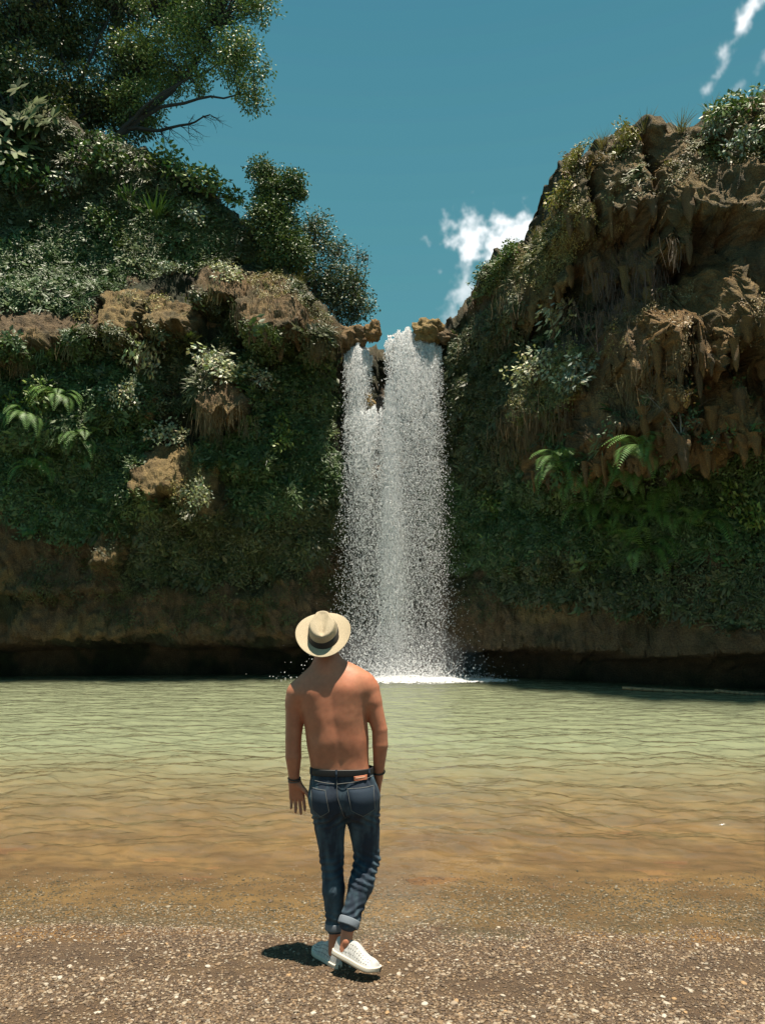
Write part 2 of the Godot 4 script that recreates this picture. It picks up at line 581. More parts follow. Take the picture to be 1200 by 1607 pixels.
func make_cliffs() -> void:
	rock_mat = mat(Color.WHITE, 0.88, true)
	rock_mat.uv1_triplanar = true
	rock_mat.uv1_world_triplanar = true
	rock_mat.uv1_scale = Vector3(0.45, 0.45, 0.45)
	rock_mat.albedo_texture = noise_tex(1024, 0.03, 6, 21, FastNoiseLite.TYPE_SIMPLEX_SMOOTH, 0.42, 1.0)
	rock_mat.heightmap_enabled = true
	rock_mat.heightmap_scale = 15.0
	var pits := noise_tex(1024, 0.03, 6, 22)
	pits.noise.fractal_gain = 0.66
	rock_mat.heightmap_texture = pits
	left_feats = [
		feat(20, 470, 560, 60, 31.5, 2.2, 0.8, BROWN, 3.5), feat(105, 470, 530, 40, 31.5, 1.8, 0.8, BROWN, 3.0), feat(168, 438, 505, 36, 31.0, 2.4, 1.0, OCHRE, 1.5), feat(245, 452, 497, 44, 30.8, 2.9, 0.7, OCHRE, 1.2),
		feat(325, 395, 445, 45, 32.0, 2.2, 0.8, TAN), feat(420, 400, 510, 70, 32.0, 2.9, 1.1, TAN), feat(500, 430, 530, 45, 33.0, 2.0, 0.8, ORANGE),
		feat(345, 570, 640, 50, 31.5, 2.2, 0.9, TAN), feat(232, 715, 770, 48, 31.0, 1.9, 0.5, OCHRE), feat(296, 718, 805, 40, 31.0, 2.3, 0.5, OCHRE),
		feat(150, 842, 885, 26, 31.5, 1.8, 0.3, OCHRE), feat(50, 880, 930, 130, 31.5, 0.9, 0.3, BROWN), feat(110, 960, 1003, 130, 31.5, 0.7, 0.2, BROWN), feat(330, 950, 1003, 130, 32.0, 0.6, 0.2, BROWN),
		feat(450, 930, 1000, 60, 33.0, 0.7, 0.2, BROWN), feat(390, 690, 730, 50, 32.5, 1.0, 0.4, MOSS), feat(60, 640, 690, 80, 31.8, 1.2, 0.4, MOSS), feat(190, 600, 640, 50, 31.5, 1.3, 0.6, TAN),
	]
	right_feats = [
		feat(1010, 205, 260, 200, 24.0, 0.01, 0.1, TAN.lerp(OCHRE, 0.6)), feat(1090, 230, 370, 20, 21.5, 2.9, 0.3, OCHRE, 1.0),
		feat(840, 360, 470, 46, 28.0, 2.0, 0.7, OCHRE), feat(772, 408, 440, 24, 31.0, 1.6, 0.2, MOSS, 0.8), feat(795, 440, 500, 40, 30.0, 1.2, 0.5, BROWN),
		feat(915, 335, 390, 38, 25.5, 1.7, 1.2, TAN), feat(990, 340, 415, 42, 24.5, 1.9, 1.2, TAN), feat(1050, 380, 430, 60, 24.5, 1.3, 1.0, BROWN),
		feat(1120, 410, 545, 95, 21.0, 4.6, 1.1, ORANGE, 1.4), feat(1155, 490, 640, 70, 19.8, 5.4, 1.2, ORANGE, 1.4), feat(1030, 455, 545, 52, 22.6, 4.0, 1.0, TAN, 1.3), feat(1085, 520, 600, 36, 21.2, 4.8, 1.0, TAN, 1.2),
		feat(930, 625, 722, 68, 24.2, 4.9, 0.45, ORANGE, 1.6), feat(985, 530, 685, 60, 23.6, 4.3, 0.5, TAN, 1.6), feat(860, 560, 645, 50, 27.2, 3.8, 0.5, OCHRE, 1.6), feat(1030, 640, 712, 42, 23.0, 4.9, 0.45, ORANGE, 1.3),
		feat(800, 960, 1020, 100, 30.0, 0.7, 0.2, BROWN), feat(1000, 970, 1040, 130, 27.0, 0.7, 0.2, BROWN), feat(1190, 980, 1045, 100, 24.5, 0.8, 0.2, BROWN), feat(860, 820, 880, 70, 29.0, 0.8, 0.5, BROWN), feat(1300, 300, 640, 120, 20.0, 2.4, 1.2, TAN),
	]
	left_cliff = make_cliff("cliff_left", "overgrown tufa cliff to the left of the waterfall", -26.0, 0.35, 0.085, LEFT_WALL, LEFT_TOP, left_feats, true)
	right_cliff = make_cliff("cliff_right", "overhanging tufa cliff with dripstone curtains to the right of the waterfall", -0.15, 20.0, 0.07, RIGHT_WALL, RIGHT_TOP, right_feats, false)

# ---------------------------------------------------------------- dripstone
func drip_mesh(sd: int) -> ArrayMesh:
	var r := RandomNumberGenerator.new()
	r.seed = sd
	var n := FastNoiseLite.new()
	noise(n, sd, FastNoiseLite.TYPE_SIMPLEX_SMOOTH, 1.0, 2)
	var v := PackedVector3Array()
	var i := PackedInt32Array()
	var seg := 9
	var rings := 9
	var fat: float = r.randf_range(0.2, 0.6)
	for k in rings + 1:
		var t: float = float(k) / rings
		var rad: float = lerpf(1.0, 0.42, pow(t, 0.8)) + fat * 0.5 * sin(t * 9.0 + sd) * (1.0 - t * 0.5) * 0.5
		if k == rings: rad = 0.05
		elif k == rings - 1: rad *= 0.72
		for s in seg:
			var a: float = TAU * s / seg
			var q := Vector3(cos(a), -t * 3.0, sin(a))
			var w: float = rad * (1.0 + 0.5 * n.get_noise_3d(q.x * 1.3, q.y * 1.1, q.z * 1.3))
			v.append(Vector3(cos(a) * w, -t, sin(a) * w))
	for k in rings:
		for s in seg:
			var s2: int = (s + 1) % seg
			i.append_array([k * seg + s, k * seg + s2, (k + 1) * seg + s, k * seg + s2, (k + 1) * seg + s2, (k + 1) * seg + s])
	return arrays(v, i)

func hang_drips(cl: Dictionary, feats: Array, most: int, sd: int) -> void:
	rng.seed = sd
	var shapes := []
	for k in 8: shapes.append(drip_mesh(200 + k))
	var mats := []
	for c in [TAN, ORANGE, BROWN, OCHRE * 0.85, TAN * 0.7]:
		var m: StandardMaterial3D = rock_mat.duplicate()
		m.vertex_color_use_as_albedo = false
		m.albedo_color = (c * 1.05).linear_to_srgb()
		m.uv1_scale = Vector3(0.9, 0.9, 0.9)
		mats.append(m)
	var made := 0
	for f in feats:
		if f[5] < 1.5 or f[6] < 0.45: continue
		var x: float = f[0] - f[2]
		while x < f[0] + f[2] and made < most:
			x += rng.randf_range(0.16, 0.42)
			var y: float = f[1] - f[6] - 0.4
			var zf: float = cl.v[surf(cl, x, minf(f[3], f[1] + 1.2))].z
			while y < f[3]:
				if cl.v[surf(cl, x, y)].z > zf - 0.45 * f[5]: break
				y += 0.07
			if y >= f[3]: continue
			for rep in (2 if f[6] > 1.0 else 1):
				var yy: float = y + 0.2 + rep * rng.randf_range(0.5, 1.8)
				if yy > f[3]: continue
				var p: Vector3 = cl.v[surf(cl, x, yy)]
				var o := put("stalactite", shapes[rng.randi() % 8], mats[rng.randi() % 5 if rng.randf() < 0.5 else (0 if f[7] == TAN else 1)], cl.node)
				var w: float = rng.randf_range(0.09, 0.20)
				var l: float = rng.randf_range(0.3, 0.75) * (1.0 + 0.45 * f[6])
				o.basis = Basis(Vector3.UP, rng.randf() * TAU) * Basis.from_scale(Vector3(w * 1.3, l, w))
				o.rotate_object_local(Vector3.RIGHT, rng.randfn() * 0.06)
				o.position = p + Vector3(0, 0.12, -0.06 if rep == 0 else 0.02)
				made += 1

# ---------------------------------------------------------------- plants
var leaf_mats := {}

func leaf_mat(gloss: float = 0.45) -> StandardMaterial3D:
	if not leaf_mats.has(gloss):
		var m := mat(Color.WHITE, gloss, true)
		m.backlight_enabled = true
		m.backlight = Color(0.45, 0.5, 0.25)
		leaf_mats[gloss] = m
	return leaf_mats[gloss]

class Leaves:
	var v := PackedVector3Array()
	var n := PackedVector3Array()
	var c := PackedColorArray()
	var i := PackedInt32Array()
	func leaf(p: Vector3, along: Vector3, up: Vector3, l: float, w: float, col: Color) -> void:
		var side: Vector3 = along.cross(up).normalized()
		var nn: Vector3 = side.cross(along).normalized()
		var k: int = v.size()
		var mid: Vector3 = p + along * l * 0.45
		v.append(p)
		v.append(mid + side * w - nn * w * 0.35)
		v.append(mid - side * w - nn * w * 0.35)
		v.append(p + along * l - nn * l * 0.12)
		v.append(mid)
		n.append(nn)
		n.append((nn + side * 0.4).normalized())
		n.append((nn - side * 0.4).normalized())
		n.append(nn)
		n.append(nn)
		for q in 5: c.append(col)
		i.append_array([k, k + 4, k + 1, k + 1, k + 4, k + 3, k, k + 2, k + 4, k + 2, k + 3, k + 4])

func some_dir() -> Vector3:
	return Vector3(rng.randfn(), rng.randfn(), rng.randfn() + 0.0001).normalized()

func tint(c: Color, spread: float = 0.3) -> Color:
	var k: float = 1.0 + rng.randf_range(-spread, spread)
	return Color(c.r * k * rng.randf_range(0.88, 1.14), c.g * k, c.b * k * rng.randf_range(0.8, 1.2))

func sprig(lv: Leaves, p: Vector3, radius: float, count: int, l: float, w: float, c: Color, up: float = 0.5) -> void:
	for k in count:
		var q: Vector3 = some_dir()
		var pos: Vector3 = p + q * radius * pow(rng.randf(), 0.45)
		var al: Vector3 = (q + some_dir() * 0.7 + Vector3(0, -0.25, 0)).normalized()
		var u: Vector3 = (Vector3(0, 1, 0) * up + some_dir() * 0.6 + q * 0.3).normalized()
		lv.leaf(pos, al, u, l * rng.randf_range(0.6, 1.3), w * rng.randf_range(0.7, 1.2), tint(c))

func tube(v: PackedVector3Array, i: PackedInt32Array, a: Vector3, b: Vector3, ra: float, rb: float, seg: int = 5) -> void:
	var d: Vector3 = (b - a).normalized()
	var x: Vector3 = d.cross(Vector3(0.3, 0.1, 0.95)).normalized()
	var y: Vector3 = d.cross(x)
	var k: int = v.size()
	for s in seg:
		var t: float = TAU * s / seg
		var q: Vector3 = x * cos(t) + y * sin(t)
		v.append(a + q * ra)
		v.append(b + q * rb)
	for s in seg:
		var s0: int = k + s * 2
		var s1: int = k + ((s + 1) % seg) * 2
		i.append_array([s0, s0 + 1, s1, s1, s0 + 1, s1 + 1])

func limb(v: PackedVector3Array, i: PackedInt32Array, a: Vector3, b: Vector3, ra: float, rb: float, bend: float, steps: int = 6, seg: int = 6) -> PackedVector3Array:
	# a crooked tapering branch; returns the points along it
	var pts := PackedVector3Array()
	var off: Vector3 = some_dir() * bend * a.distance_to(b)
	for k in steps + 1:
		var t: float = float(k) / steps
		pts.append(a.lerp(b, t) + off * sin(PI * t) * 0.5 + (some_dir() * bend * a.distance_to(b) * 0.10 if k > 0 and k < steps else Vector3.ZERO))
	for k in steps:
		tube(v, i, pts[k], pts[k + 1], lerpf(ra, rb, float(k) / steps), lerpf(ra, rb, float(k + 1) / steps), seg)
	return pts

func tree(called: String, label: String, root_at: Vector3, trunk_r: float, limbs: Array, blobs: Array, leaf: Array, bark: Color, tips: int, per_tip: int, group: String = "", bare: int = 0) -> Node3D:
	# limbs: end points; blobs: [centre, radius]; leaf: [length, width, colour, colour2]; all in world places
	var o := base(called, root_at)
	tag(o, label, "tree", group)
	var v := PackedVector3Array()
	var i := PackedInt32Array()
	var bv := PackedVector3Array()
	var bi := PackedInt32Array()
	var spine := PackedVector3Array()
	for k in limbs.size():
		var e: Vector3 = limbs[k] - root_at
		var from := Vector3.ZERO
		var r0: float = trunk_r
		var pts: PackedVector3Array
		if k > 0 and spine.size() > 3:
			from = spine[mini(1 + rng.randi() % 3, spine.size() - 1)]
			r0 = trunk_r * 0.55
			var lv2 := PackedVector3Array()
			var li2 := PackedInt32Array()
			pts = limb(lv2, li2, from, e, r0, trunk_r * 0.14, 0.16, 9)
			put("branch", arrays(lv2, li2), mat(bark.linear_to_srgb(), 0.9), o)
		else:
			pts = limb(v, i, from, e, r0, trunk_r * 0.25, 0.12, 9, 8)
		spine.append_array(pts)
	var lv := Leaves.new()
	for b in blobs:
		var cen: Vector3 = b[0] - root_at
		var n: int = int(tips * b[1] * b[1])
		for t in n:
			var q: Vector3 = some_dir()
			var end: Vector3 = cen + Vector3(q.x, q.y * 0.8, q.z) * b[1] * pow(rng.randf(), 0.4)
			var near: Vector3 = spine[0]
			for s in spine:
				if s.distance_squared_to(end) < near.distance_squared_to(end): near = s
			if t % 2 == 0: limb(bv, bi, near, end, 0.035, 0.008, 0.14, 4, 4)
			sprig(lv, end, rng.randf_range(0.35, 0.65) * minf(1.0, b[1]), per_tip, leaf[0], leaf[1], leaf[2] if rng.randf() < 0.65 else leaf[3])
	for t in bare:
		var s: Vector3 = spine[spine.size() - 1 - rng.randi() % 8]
		var e: Vector3 = s + Vector3(rng.randf_range(-0.3, 1.5), rng.randf_range(-1.3, 0.2), rng.randf_range(-0.9, 0.9))
		var tp: PackedVector3Array = limb(bv, bi, s, e, 0.022, 0.006, 0.3, 6, 4)
		for q in 3:
			var f: Vector3 = tp[2 + q]
			limb(bv, bi, f, f + Vector3(rng.randf_range(-0.1, 0.6), rng.randf_range(-0.5, 0.25), rng.randfn() * 0.3), 0.009, 0.004, 0.25, 4, 3)
	put("trunk", arrays(v, i), mat(bark.linear_to_srgb(), 0.9), o)
	if bv.size(): put("twigs", arrays(bv, bi), mat(bark.linear_to_srgb(), 0.9), o).set_meta("kind", "stuff")
	put("crown", arrays(lv.v, lv.i, lv.c, lv.n), leaf_mat(0.5), o)
	return o

var shrub_shapes := {}

func shrub_shape(kind: String, variant: int) -> Array:
	# [foliage mesh, stem mesh] about one metre across, growing along +y
	var key: String = kind + str(variant)
	if shrub_shapes.has(key): return shrub_shapes[key]
	rng.seed = hash(key)
	var lv := Leaves.new()
	var v := PackedVector3Array()
	var i := PackedInt32Array()
	var spec: Dictionary = {
		"dark": {"l": 0.11, "w": 0.032, "c": Color(0.075, 0.12, 0.03), "n": 26, "per": 22},
		"green": {"l": 0.12, "w": 0.035, "c": Color(0.12, 0.18, 0.04), "n": 24, "per": 22},
		"pale": {"l": 0.10, "w": 0.030, "c": Color(0.36, 0.38, 0.24), "n": 30, "per": 14},  # grey-green leaves, whitened so the colour carries their sheen in the sun
		"grey": {"l": 0.12, "w": 0.034, "c": Color(0.19, 0.235, 0.16), "n": 24, "per": 15},
		"yellow": {"l": 0.11, "w": 0.026, "c": Color(0.26, 0.24, 0.055), "n": 22, "per": 20},
		"big": {"l": 0.30, "w": 0.07, "c": Color(0.10, 0.12, 0.04), "n": 16, "per": 7},
	}[kind]
	for k in spec.n:
		var q: Vector3 = some_dir()
		q.y = absf(q.y) * 0.9 - 0.12
		var end: Vector3 = Vector3(0, 0.12, 0) + q * 0.5 * pow(rng.randf(), 0.35) * (1.0 + 0.25 * rng.randfn())
		limb(v, i, Vector3(rng.randfn() * 0.03, -0.05, rng.randfn() * 0.03), end, 0.012, 0.004, 0.15, 3, 4)
		if kind == "big":
			for s in spec.per:
				var a: float = TAU * s / spec.per + rng.randf() * 0.4
				var al := Vector3(cos(a), rng.randf_range(-0.2, 0.5), sin(a)).normalized()
				lv.leaf(end, al, Vector3.UP, spec.l * rng.randf_range(0.7, 1.2), spec.w, tint(spec.c, 0.45))
		else:
			sprig(lv, end, 0.16, spec.per, spec.l, spec.w, tint(spec.c, 0.2))
	shrub_shapes[key] = [arrays(lv.v, lv.i, lv.c, lv.n), arrays(v, i)]
	return shrub_shapes[key]

var twig_mat: StandardMaterial3D

func shrub(called: String, kind: String, label: String, cl: Dictionary, u: float, v: float, size: Vector3, variant: int = 0, group: String = "shrubs rooted on the cliffs") -> Node3D:
	var j: int = hit(cl, u, v)
	var o := base(called, cl.v[j])
	tag(o, label, "shrub", group)
	var sh: Array = shrub_shape(kind, variant)
	put("foliage", sh[0], leaf_mat(0.5 if kind != "big" else 0.7), o)
	put("stem", sh[1], twig_mat, o)
	var nrm: Vector3 = cl.n[j]
	if nrm.z < 0: nrm = -nrm
	o.basis = facing((nrm + Vector3(0, 1.1, 0.2)).normalized(), variant * 1.7 + u, 1.0) * Basis.from_scale(size)
	o.position += Vector3(0, -0.05, 0.05)
	return o

func frond_mesh(sd: int) -> ArrayMesh:
	rng.seed = sd
	var lv := Leaves.new()
	var n := 26
	var green := Color(0.12, 0.23, 0.055)
	var prev := Vector3.ZERO
	for k in n:
		var t: float = (k + 1.0) / n
		var p := Vector3(0, 0.45 * sin(t * 2.1) - 0.42 * t * t, t * 0.85)
		var al: Vector3 = (p - prev).normalized()
		var l: float = 0.24 * sin(PI * (0.12 + 0.86 * t)) + 0.02
		for s in [-1, 1]:
			var dirv: Vector3 = (Vector3(s, -0.25, 0) + al * 0.55).normalized()
			lv.leaf(p, dirv, Vector3(0, 1, -al.y), l, 0.010, tint(green, 0.25))
		lv.leaf(prev, al, Vector3(1, 0, 0), prev.distance_to(p) * 1.1, 0.006, Color(0.10, 0.11, 0.04))
		prev = p
	return arrays(lv.v, lv.i, lv.c, lv.n)

var fronds := []

func fern(label: String, cl: Dictionary, u: float, v: float, size: float, sd: int, group: String) -> void:
	if fronds.is_empty():
		for k in 4: fronds.append(frond_mesh(400 + k))
	rng.seed = sd
	var j: int = hit(cl, u, v)
	var o := base("fern", cl.v[j] + Vector3(0, 0, 0.18))
	tag(o, label, "fern", group)
	for k in 11:
		var f := put("frond", fronds[rng.randi() % 4], leaf_mat(0.5), o)
		f.basis = Basis(Vector3.UP, rng.randf_range(-1.7, 1.7)) * Basis(Vector3.RIGHT, rng.randf_range(-0.35, 0.75)) * Basis.from_scale(Vector3.ONE * size * rng.randf_range(0.7, 1.2))

func blades(called: String, label: String, p: Vector3, count: int, l: float, w: float, c: Color, lean: Vector3, spread: float, sd: int, group: String = "") -> Node3D:
	# a clump of strap leaves or dry grass; every blade a bent strip
	rng.seed = sd
	var v := PackedVector3Array()
	var i := PackedInt32Array()
	var col := PackedColorArray()
	for k in count:
		var d: Vector3 = (lean + some_dir() * spread).normalized()
		var side: Vector3 = d.cross(some_dir()).normalized()
		var ln: float = l * rng.randf_range(0.5, 1.2)
		var at0 := Vector3(rng.randfn() * 0.12, rng.randfn() * 0.05, rng.randfn() * 0.08) * l
		var tc: Color = tint(c, 0.35)
		var q := at0
		for s in 4:
			var t: float = s / 3.0
			var ww: float = w * (1.0 - t * t * 0.95)
			v.append(q - side * ww)
			v.append(q + side * ww)
			col.append(tc)
			col.append(tc)
			q += d * ln / 3.0
			d = (d + Vector3(0, -0.28, 0.02)).normalized()
		var b: int = v.size() - 8
		for s in 3:
			var a: int = b + s * 2
			i.append_array([a, a + 1, a + 2, a + 1, a + 3, a + 2])
	var o := base(called, p)
	tag(o, label, "grass", group)
	put("blades", arrays(v, i, col), leaf_mat(0.5), o)
	return o

func bare_bush(called: String, label: String, p: Vector3, ends: Array, r0: float, c: Color, twigs: int, sd: int) -> void:
	rng.seed = sd
	var o := base(called, p)
	tag(o, label, "bush", "bare bushes on the right cliff")
	var v := PackedVector3Array()
	var i := PackedInt32Array()
	var tv := PackedVector3Array()
	var ti := PackedInt32Array()
	for e in ends:
		var pts: PackedVector3Array = limb(v, i, Vector3.ZERO, e - p, r0, r0 * 0.3, 0.12, 7, 5)
		for k in twigs:
			var s: Vector3 = pts[2 + rng.randi() % (pts.size() - 2)]
			var e2: Vector3 = s + (some_dir() + Vector3(0, 0.5, 0.2)) * rng.randf_range(0.35, 0.9)
			var p2: PackedVector3Array = limb(tv, ti, s, e2, r0 * 0.32, r0 * 0.12, 0.15, 4, 4)
			for q in 2:
				limb(tv, ti, p2[2 + q], p2[2 + q] + some_dir() * rng.randf_range(0.2, 0.45), r0 * 0.16, r0 * 0.08, 0.15, 3, 3)
	put("stem", arrays(v, i), mat(c.linear_to_srgb(), 0.9), o)
	if tv.size(): put("twigs", arrays(tv, ti), mat(c.linear_to_srgb(), 0.9), o).set_meta("kind", "stuff")

# creepers and moss that nobody could count
func clump_mesh(sd: int, count: int, l: float, w: float, r: float, droop: float = 0.0) -> ArrayMesh:
	rng.seed = sd
	var lv := Leaves.new()
	for k in count:
		var q := Vector3(rng.randfn() * r, absf(rng.randfn()) * r * 0.45, rng.randfn() * r)
		var al := Vector3(rng.randfn(), rng.randf_range(-0.3, 0.5) + droop * 0.4, rng.randfn() + 0.7 + droop).normalized()
		lv.leaf(q, al, (Vector3.UP + some_dir() * 0.5).normalized(), l * rng.randf_range(0.6, 1.3), w, tint(Color(1, 1, 1), 0.3))
	return arrays(lv.v, lv.i, lv.c, lv.n)

func strand_mesh(sd: int) -> ArrayMesh:
	# a beard of dead roots and dry grass, hanging one metre
	rng.seed = sd
	var v := PackedVector3Array()
	var i := PackedInt32Array()
	for k in 16:
		var p := Vector3(rng.randfn() * 0.25, 0.0, absf(rng.randfn()) * 0.08)
		var q: Vector3 = p
		for s in 3:
			var e: Vector3 = q + Vector3(rng.randfn() * 0.06, -rng.randf_range(0.15, 0.4), rng.randfn() * 0.03)
			tube(v, i, q, e, 0.010, 0.007, 3)
			q = e
	return arrays(v, i)

func zone(u: float, v: float, ru: float, rv: float, d: float, dens: float, c: Color) -> Array:
	var a: Vector3 = at(u, v, d)
	return [a.x, a.y, ru / FOCAL * d * 1.06, rv / FOCAL * d * 1.15, dens, c]

func cover(called: String, label: String, cl: Dictionary, zones: Array, tries: int, meshes: Array, sd: int, size: float, hang: bool = false, recess: float = 99.0) -> void:
	rng.seed = sd
	var bufs := []
	for k in meshes.size(): bufs.append(PackedFloat32Array())
	var lim: int = cl.rows * cl.cols
	for t in tries:
		var j: int = rng.randi() % lim
		var p: Vector3 = cl.v[j]
		if p.y < 1.2: continue
		if recess < 50.0 and p.y < 14.5 and table(cl.wall, p.x) + p.z > recess and rng.randf() > 0.08: continue
		var dens := 0.0
		var c := Color(0, 0, 0)
		for z in zones:
			var dx: float = (p.x - z[0]) / z[2]
			var dy: float = (p.y - z[1]) / z[3]
			var q: float = 1.0 - dx * dx - dy * dy
			if q > 0.0:
				var dd: float = z[4] * minf(1.0, q * 2.5)
				if z[4] < 0.0:
					dens += dd
				else:
					if dd > dens: c = z[5]
					dens = maxf(dens, dd)
		dens += (0.5 * n_mid.get_noise_3d(p.x * 1.4, p.y * 1.4, 21.0) + 0.75 * n_big.get_noise_3d(p.x * 2.2, p.y * 2.2, 77.0)) * (1.0 if dens > 0.0 else 0.0)
		if rng.randf() > dens: continue
		var nrm: Vector3 = cl.n[j]
		if nrm.z < 0.0: nrm = -nrm
		var k: int = rng.randi() % meshes.size()
		var s: float = size * rng.randf_range(0.65, 1.4)
		if hang:
			push(bufs[k], Basis(Vector3.UP, rng.randf_range(-0.5, 0.5)) * Basis.from_scale(Vector3.ONE * s), p + nrm * 0.06)
		else:
			push(bufs[k], facing((nrm + Vector3(0, 0.35, 0.1)).normalized(), rng.randf() * TAU, s), p + nrm * 0.02)
		var cc: Color = tint(c, 0.35)
		bufs[k].append_array(PackedFloat32Array([cc.r, cc.g, cc.b, 1.0]))
	var root := base(called, Vector3.ZERO)
	tag(root, label, "plants", "", "stuff")
	for k in meshes.size():
		if bufs[k].size() == 0: continue
		multi("tufts", meshes[k], leaf_mat(0.5), bufs[k], true, root)

func make_plants() -> void:
	twig_mat = mat(lin(0.16, 0.115, 0.07), 0.9)
	var G := Color(0.098, 0.135, 0.042)
	var DG := Color(0.082, 0.098, 0.038)
	var BG := Color(0.075, 0.125, 0.042)
	var OL := Color(0.135, 0.140, 0.038)
	var PL := Color(0.25, 0.28, 0.17)
	var DRY := Color(0.24, 0.17, 0.075)
	var tufts := []
	for k in 3: tufts.append(clump_mesh(500 + k, 26, 0.13, 0.034, 0.17))
	tufts.append(clump_mesh(510, 44, 0.075, 0.022, 0.20))
	tufts.append(clump_mesh(511, 12, 0.34, 0.055, 0.12, 0.8))
	tufts.append(clump_mesh(512, 16, 0.24, 0.075, 0.16))
	tufts.append(clump_mesh(513, 20, 0.42, 0.020, 0.14, 1.2))
	var fine := []
	for k in 3: fine.append(clump_mesh(520 + k, 34, 0.075, 0.020, 0.13))
	cover("left_cliff_creepers", "dense dark creepers and herbs covering the left cliff face", left_cliff, [
		zone(200, 260, 420, 190, 35, 0.75, DG), zone(-210, 420, 240, 420, 32, 0.8, DG), zone(-200, 800, 180, 120, 32, 0.7, BG), zone(70, 400, 120, 110, 33, 1.0, BG), zone(250, 340, 120, 90, 34, 0.9, G), zone(370, 320, 90, 70, 34, 0.7, OL),
		zone(100, 640, 150, 110, 32, 1.0, BG), zone(260, 560, 160, 80, 32, 0.6, DG), zone(440, 620, 90, 110, 33, 0.7, G), zone(420, 730, 110, 90, 33, 0.95, BG), zone(110, 760, 120, 80, 32, 0.95, BG),
		zone(300, 850, 160, 60, 32, 0.9, DG), zone(440, 810, 90, 70, 33, 0.9, DG), zone(480, 520, 40, 140, 33.5, 0.7, DG), zone(240, 800, 70, 40, 31, 0.8, G), zone(330, 500, 60, 40, 33, 0.5, DG),
		zone(210, 474, 120, 40, 31, -1.3, DG), zone(232, 738, 46, 38, 30, -1.3, DG), zone(300, 755, 36, 46, 30, -1.2, DG), zone(150, 862, 34, 32, 31, -1.3, DG), zone(430, 460, 70, 50, 31, -1.0, DG), zone(345, 625, 42, 40, 31, -1.0, DG), zone(510, 470, 30, 50, 33, -1.0, DG), zone(330, 415, 40, 30, 32, -1.0, DG), zone(40, 520, 60, 30, 31, -1.0, DG)],
		72000, tufts, 601, 1.0)
	cover("right_cliff_creepers", "dark creepers and herbs covering the shaded lower right cliff", right_cliff, [
		zone(770, 640, 80, 140, 31, 0.95, DG), zone(780, 780, 110, 110, 31, 0.95, BG), zone(990, 790, 150, 110, 28, 0.95, BG), zone(1140, 780, 130, 120, 26, 0.95, BG), zone(1010, 900, 220, 60, 28, 0.7, DG), zone(760, 540, 50, 60, 32, 0.8, DG),
		zone(880, 520, 60, 60, 27, 0.3, G), zone(820, 400, 40, 30, 29, 0.25, OL), zone(770, 415, 34, 30, 31, 1.0, G), zone(1165, 220, 70, 60, 22, 0.28, OL), zone(1040, 190, 160, 24, 24, 0.3, OL), zone(985, 250, 22, 60, 24, 0.3, OL), zone(1120, 900, 120, 80, 26, 0.6, DG),
		zone(925, 245, 50, 50, 24, 0.10, DRY)],
		60000, tufts, 602, 0.85, false, 1.7)
	cover("cliff_moss", "fine yellowish moss and small herbs speckling the cliff ledges", left_cliff, [
		zone(425, 400, 60, 45, 32, 0.5, Color(0.20, 0.17, 0.04)), zone(300, 730, 50, 60, 30, 0.25, Color(0.26, 0.22, 0.07)), zone(200, 460, 110, 30, 31, 0.10, Color(0.22, 0.20, 0.05)), zone(300, 920, 320, 70, 32, 0.35, Color(0.07, 0.08, 0.025)), zone(500, 440, 40, 60, 33, 0.6, OL), zone(330, 320, 200, 90, 34, 0.5, OL)],
		26000, fine, 603, 1.0)
	cover("ledge_moss", "ochre moss and dry herbs on the right cliff's sunlit ledges", right_cliff, [
		zone(1050, 250, 170, 90, 23, 0.16, Color(0.20, 0.17, 0.06)), zone(840, 400, 60, 60, 28, 0.6, Color(0.24, 0.20, 0.06)), zone(880, 590, 60, 50, 26.5, 0.7, Color(0.27, 0.24, 0.08)), zone(990, 600, 90, 90, 26, 0.25, DRY), zone(800, 880, 130, 90, 30, 0.4, Color(0.07, 0.075, 0.022))],
		26000, fine, 604, 0.9)
	var beards := [strand_mesh(540), strand_mesh(541)]
	cover("hanging_roots", "brown beards of dead roots hanging below the left ledges", left_cliff, [
		zone(420, 470, 70, 40, 32, 0.8, DRY * 0.8), zone(60, 560, 80, 40, 31.5, 0.7, DRY * 0.7), zone(350, 650, 50, 30, 31.5, 0.5, DRY * 0.7), zone(320, 410, 60, 30, 32, 0.5, DRY), zone(490, 500, 40, 50, 33, 0.5, DRY)], 6500, beards, 605, 0.8, true)
	cover("root_beards", "brown beards of dead roots hanging over the right cliff's recess", right_cliff, [
		zone(930, 500, 60, 70, 27, 0.75, Color(0.13, 0.085, 0.06)), zone(830, 640, 40, 60, 28, 0.5, DRY * 0.6), zone(960, 640, 60, 40, 26, 0.3, DRY * 0.7), zone(790, 480, 40, 50, 30, 0.4, DRY * 0.6)], 6500, beards, 606, 0.8, true)
	# --- trees on the left rim
	rng.seed = 700
	var bark := Color(0.045, 0.038, 0.032)
	tree("broadleaf_tree", "spreading broadleaf tree leaning right from the top left rim, bright crown against sky", at(150, 235, 37.2), 0.21,
		[at(345, 40, 36.2), at(400, 150, 35.7), at(300, 120, 36.2), at(240, 20, 37.2), at(370, 95, 36.2), at(330, 180, 35.7)],
		[[at(330, 20, 36.2), 2.3], [at(375, 95, 35.9), 1.7], [at(290, 70, 36.2), 1.8], [at(260, 0, 37.2), 2.0], [at(395, 150, 35.7), 0.9], [at(340, -60, 36.2), 2.4], [at(310, 130, 36.2), 0.7], [at(235, 95, 37.5), 1.9], [at(215, 165, 37.5), 1.5], [at(270, 130, 37.5), 1.0], [at(405, 5, 36.2), 1.0]],
		[0.17, 0.05, Color(0.21, 0.26, 0.07), Color(0.13, 0.17, 0.05)], bark, 34, 34, "trees on the left rim", 26)
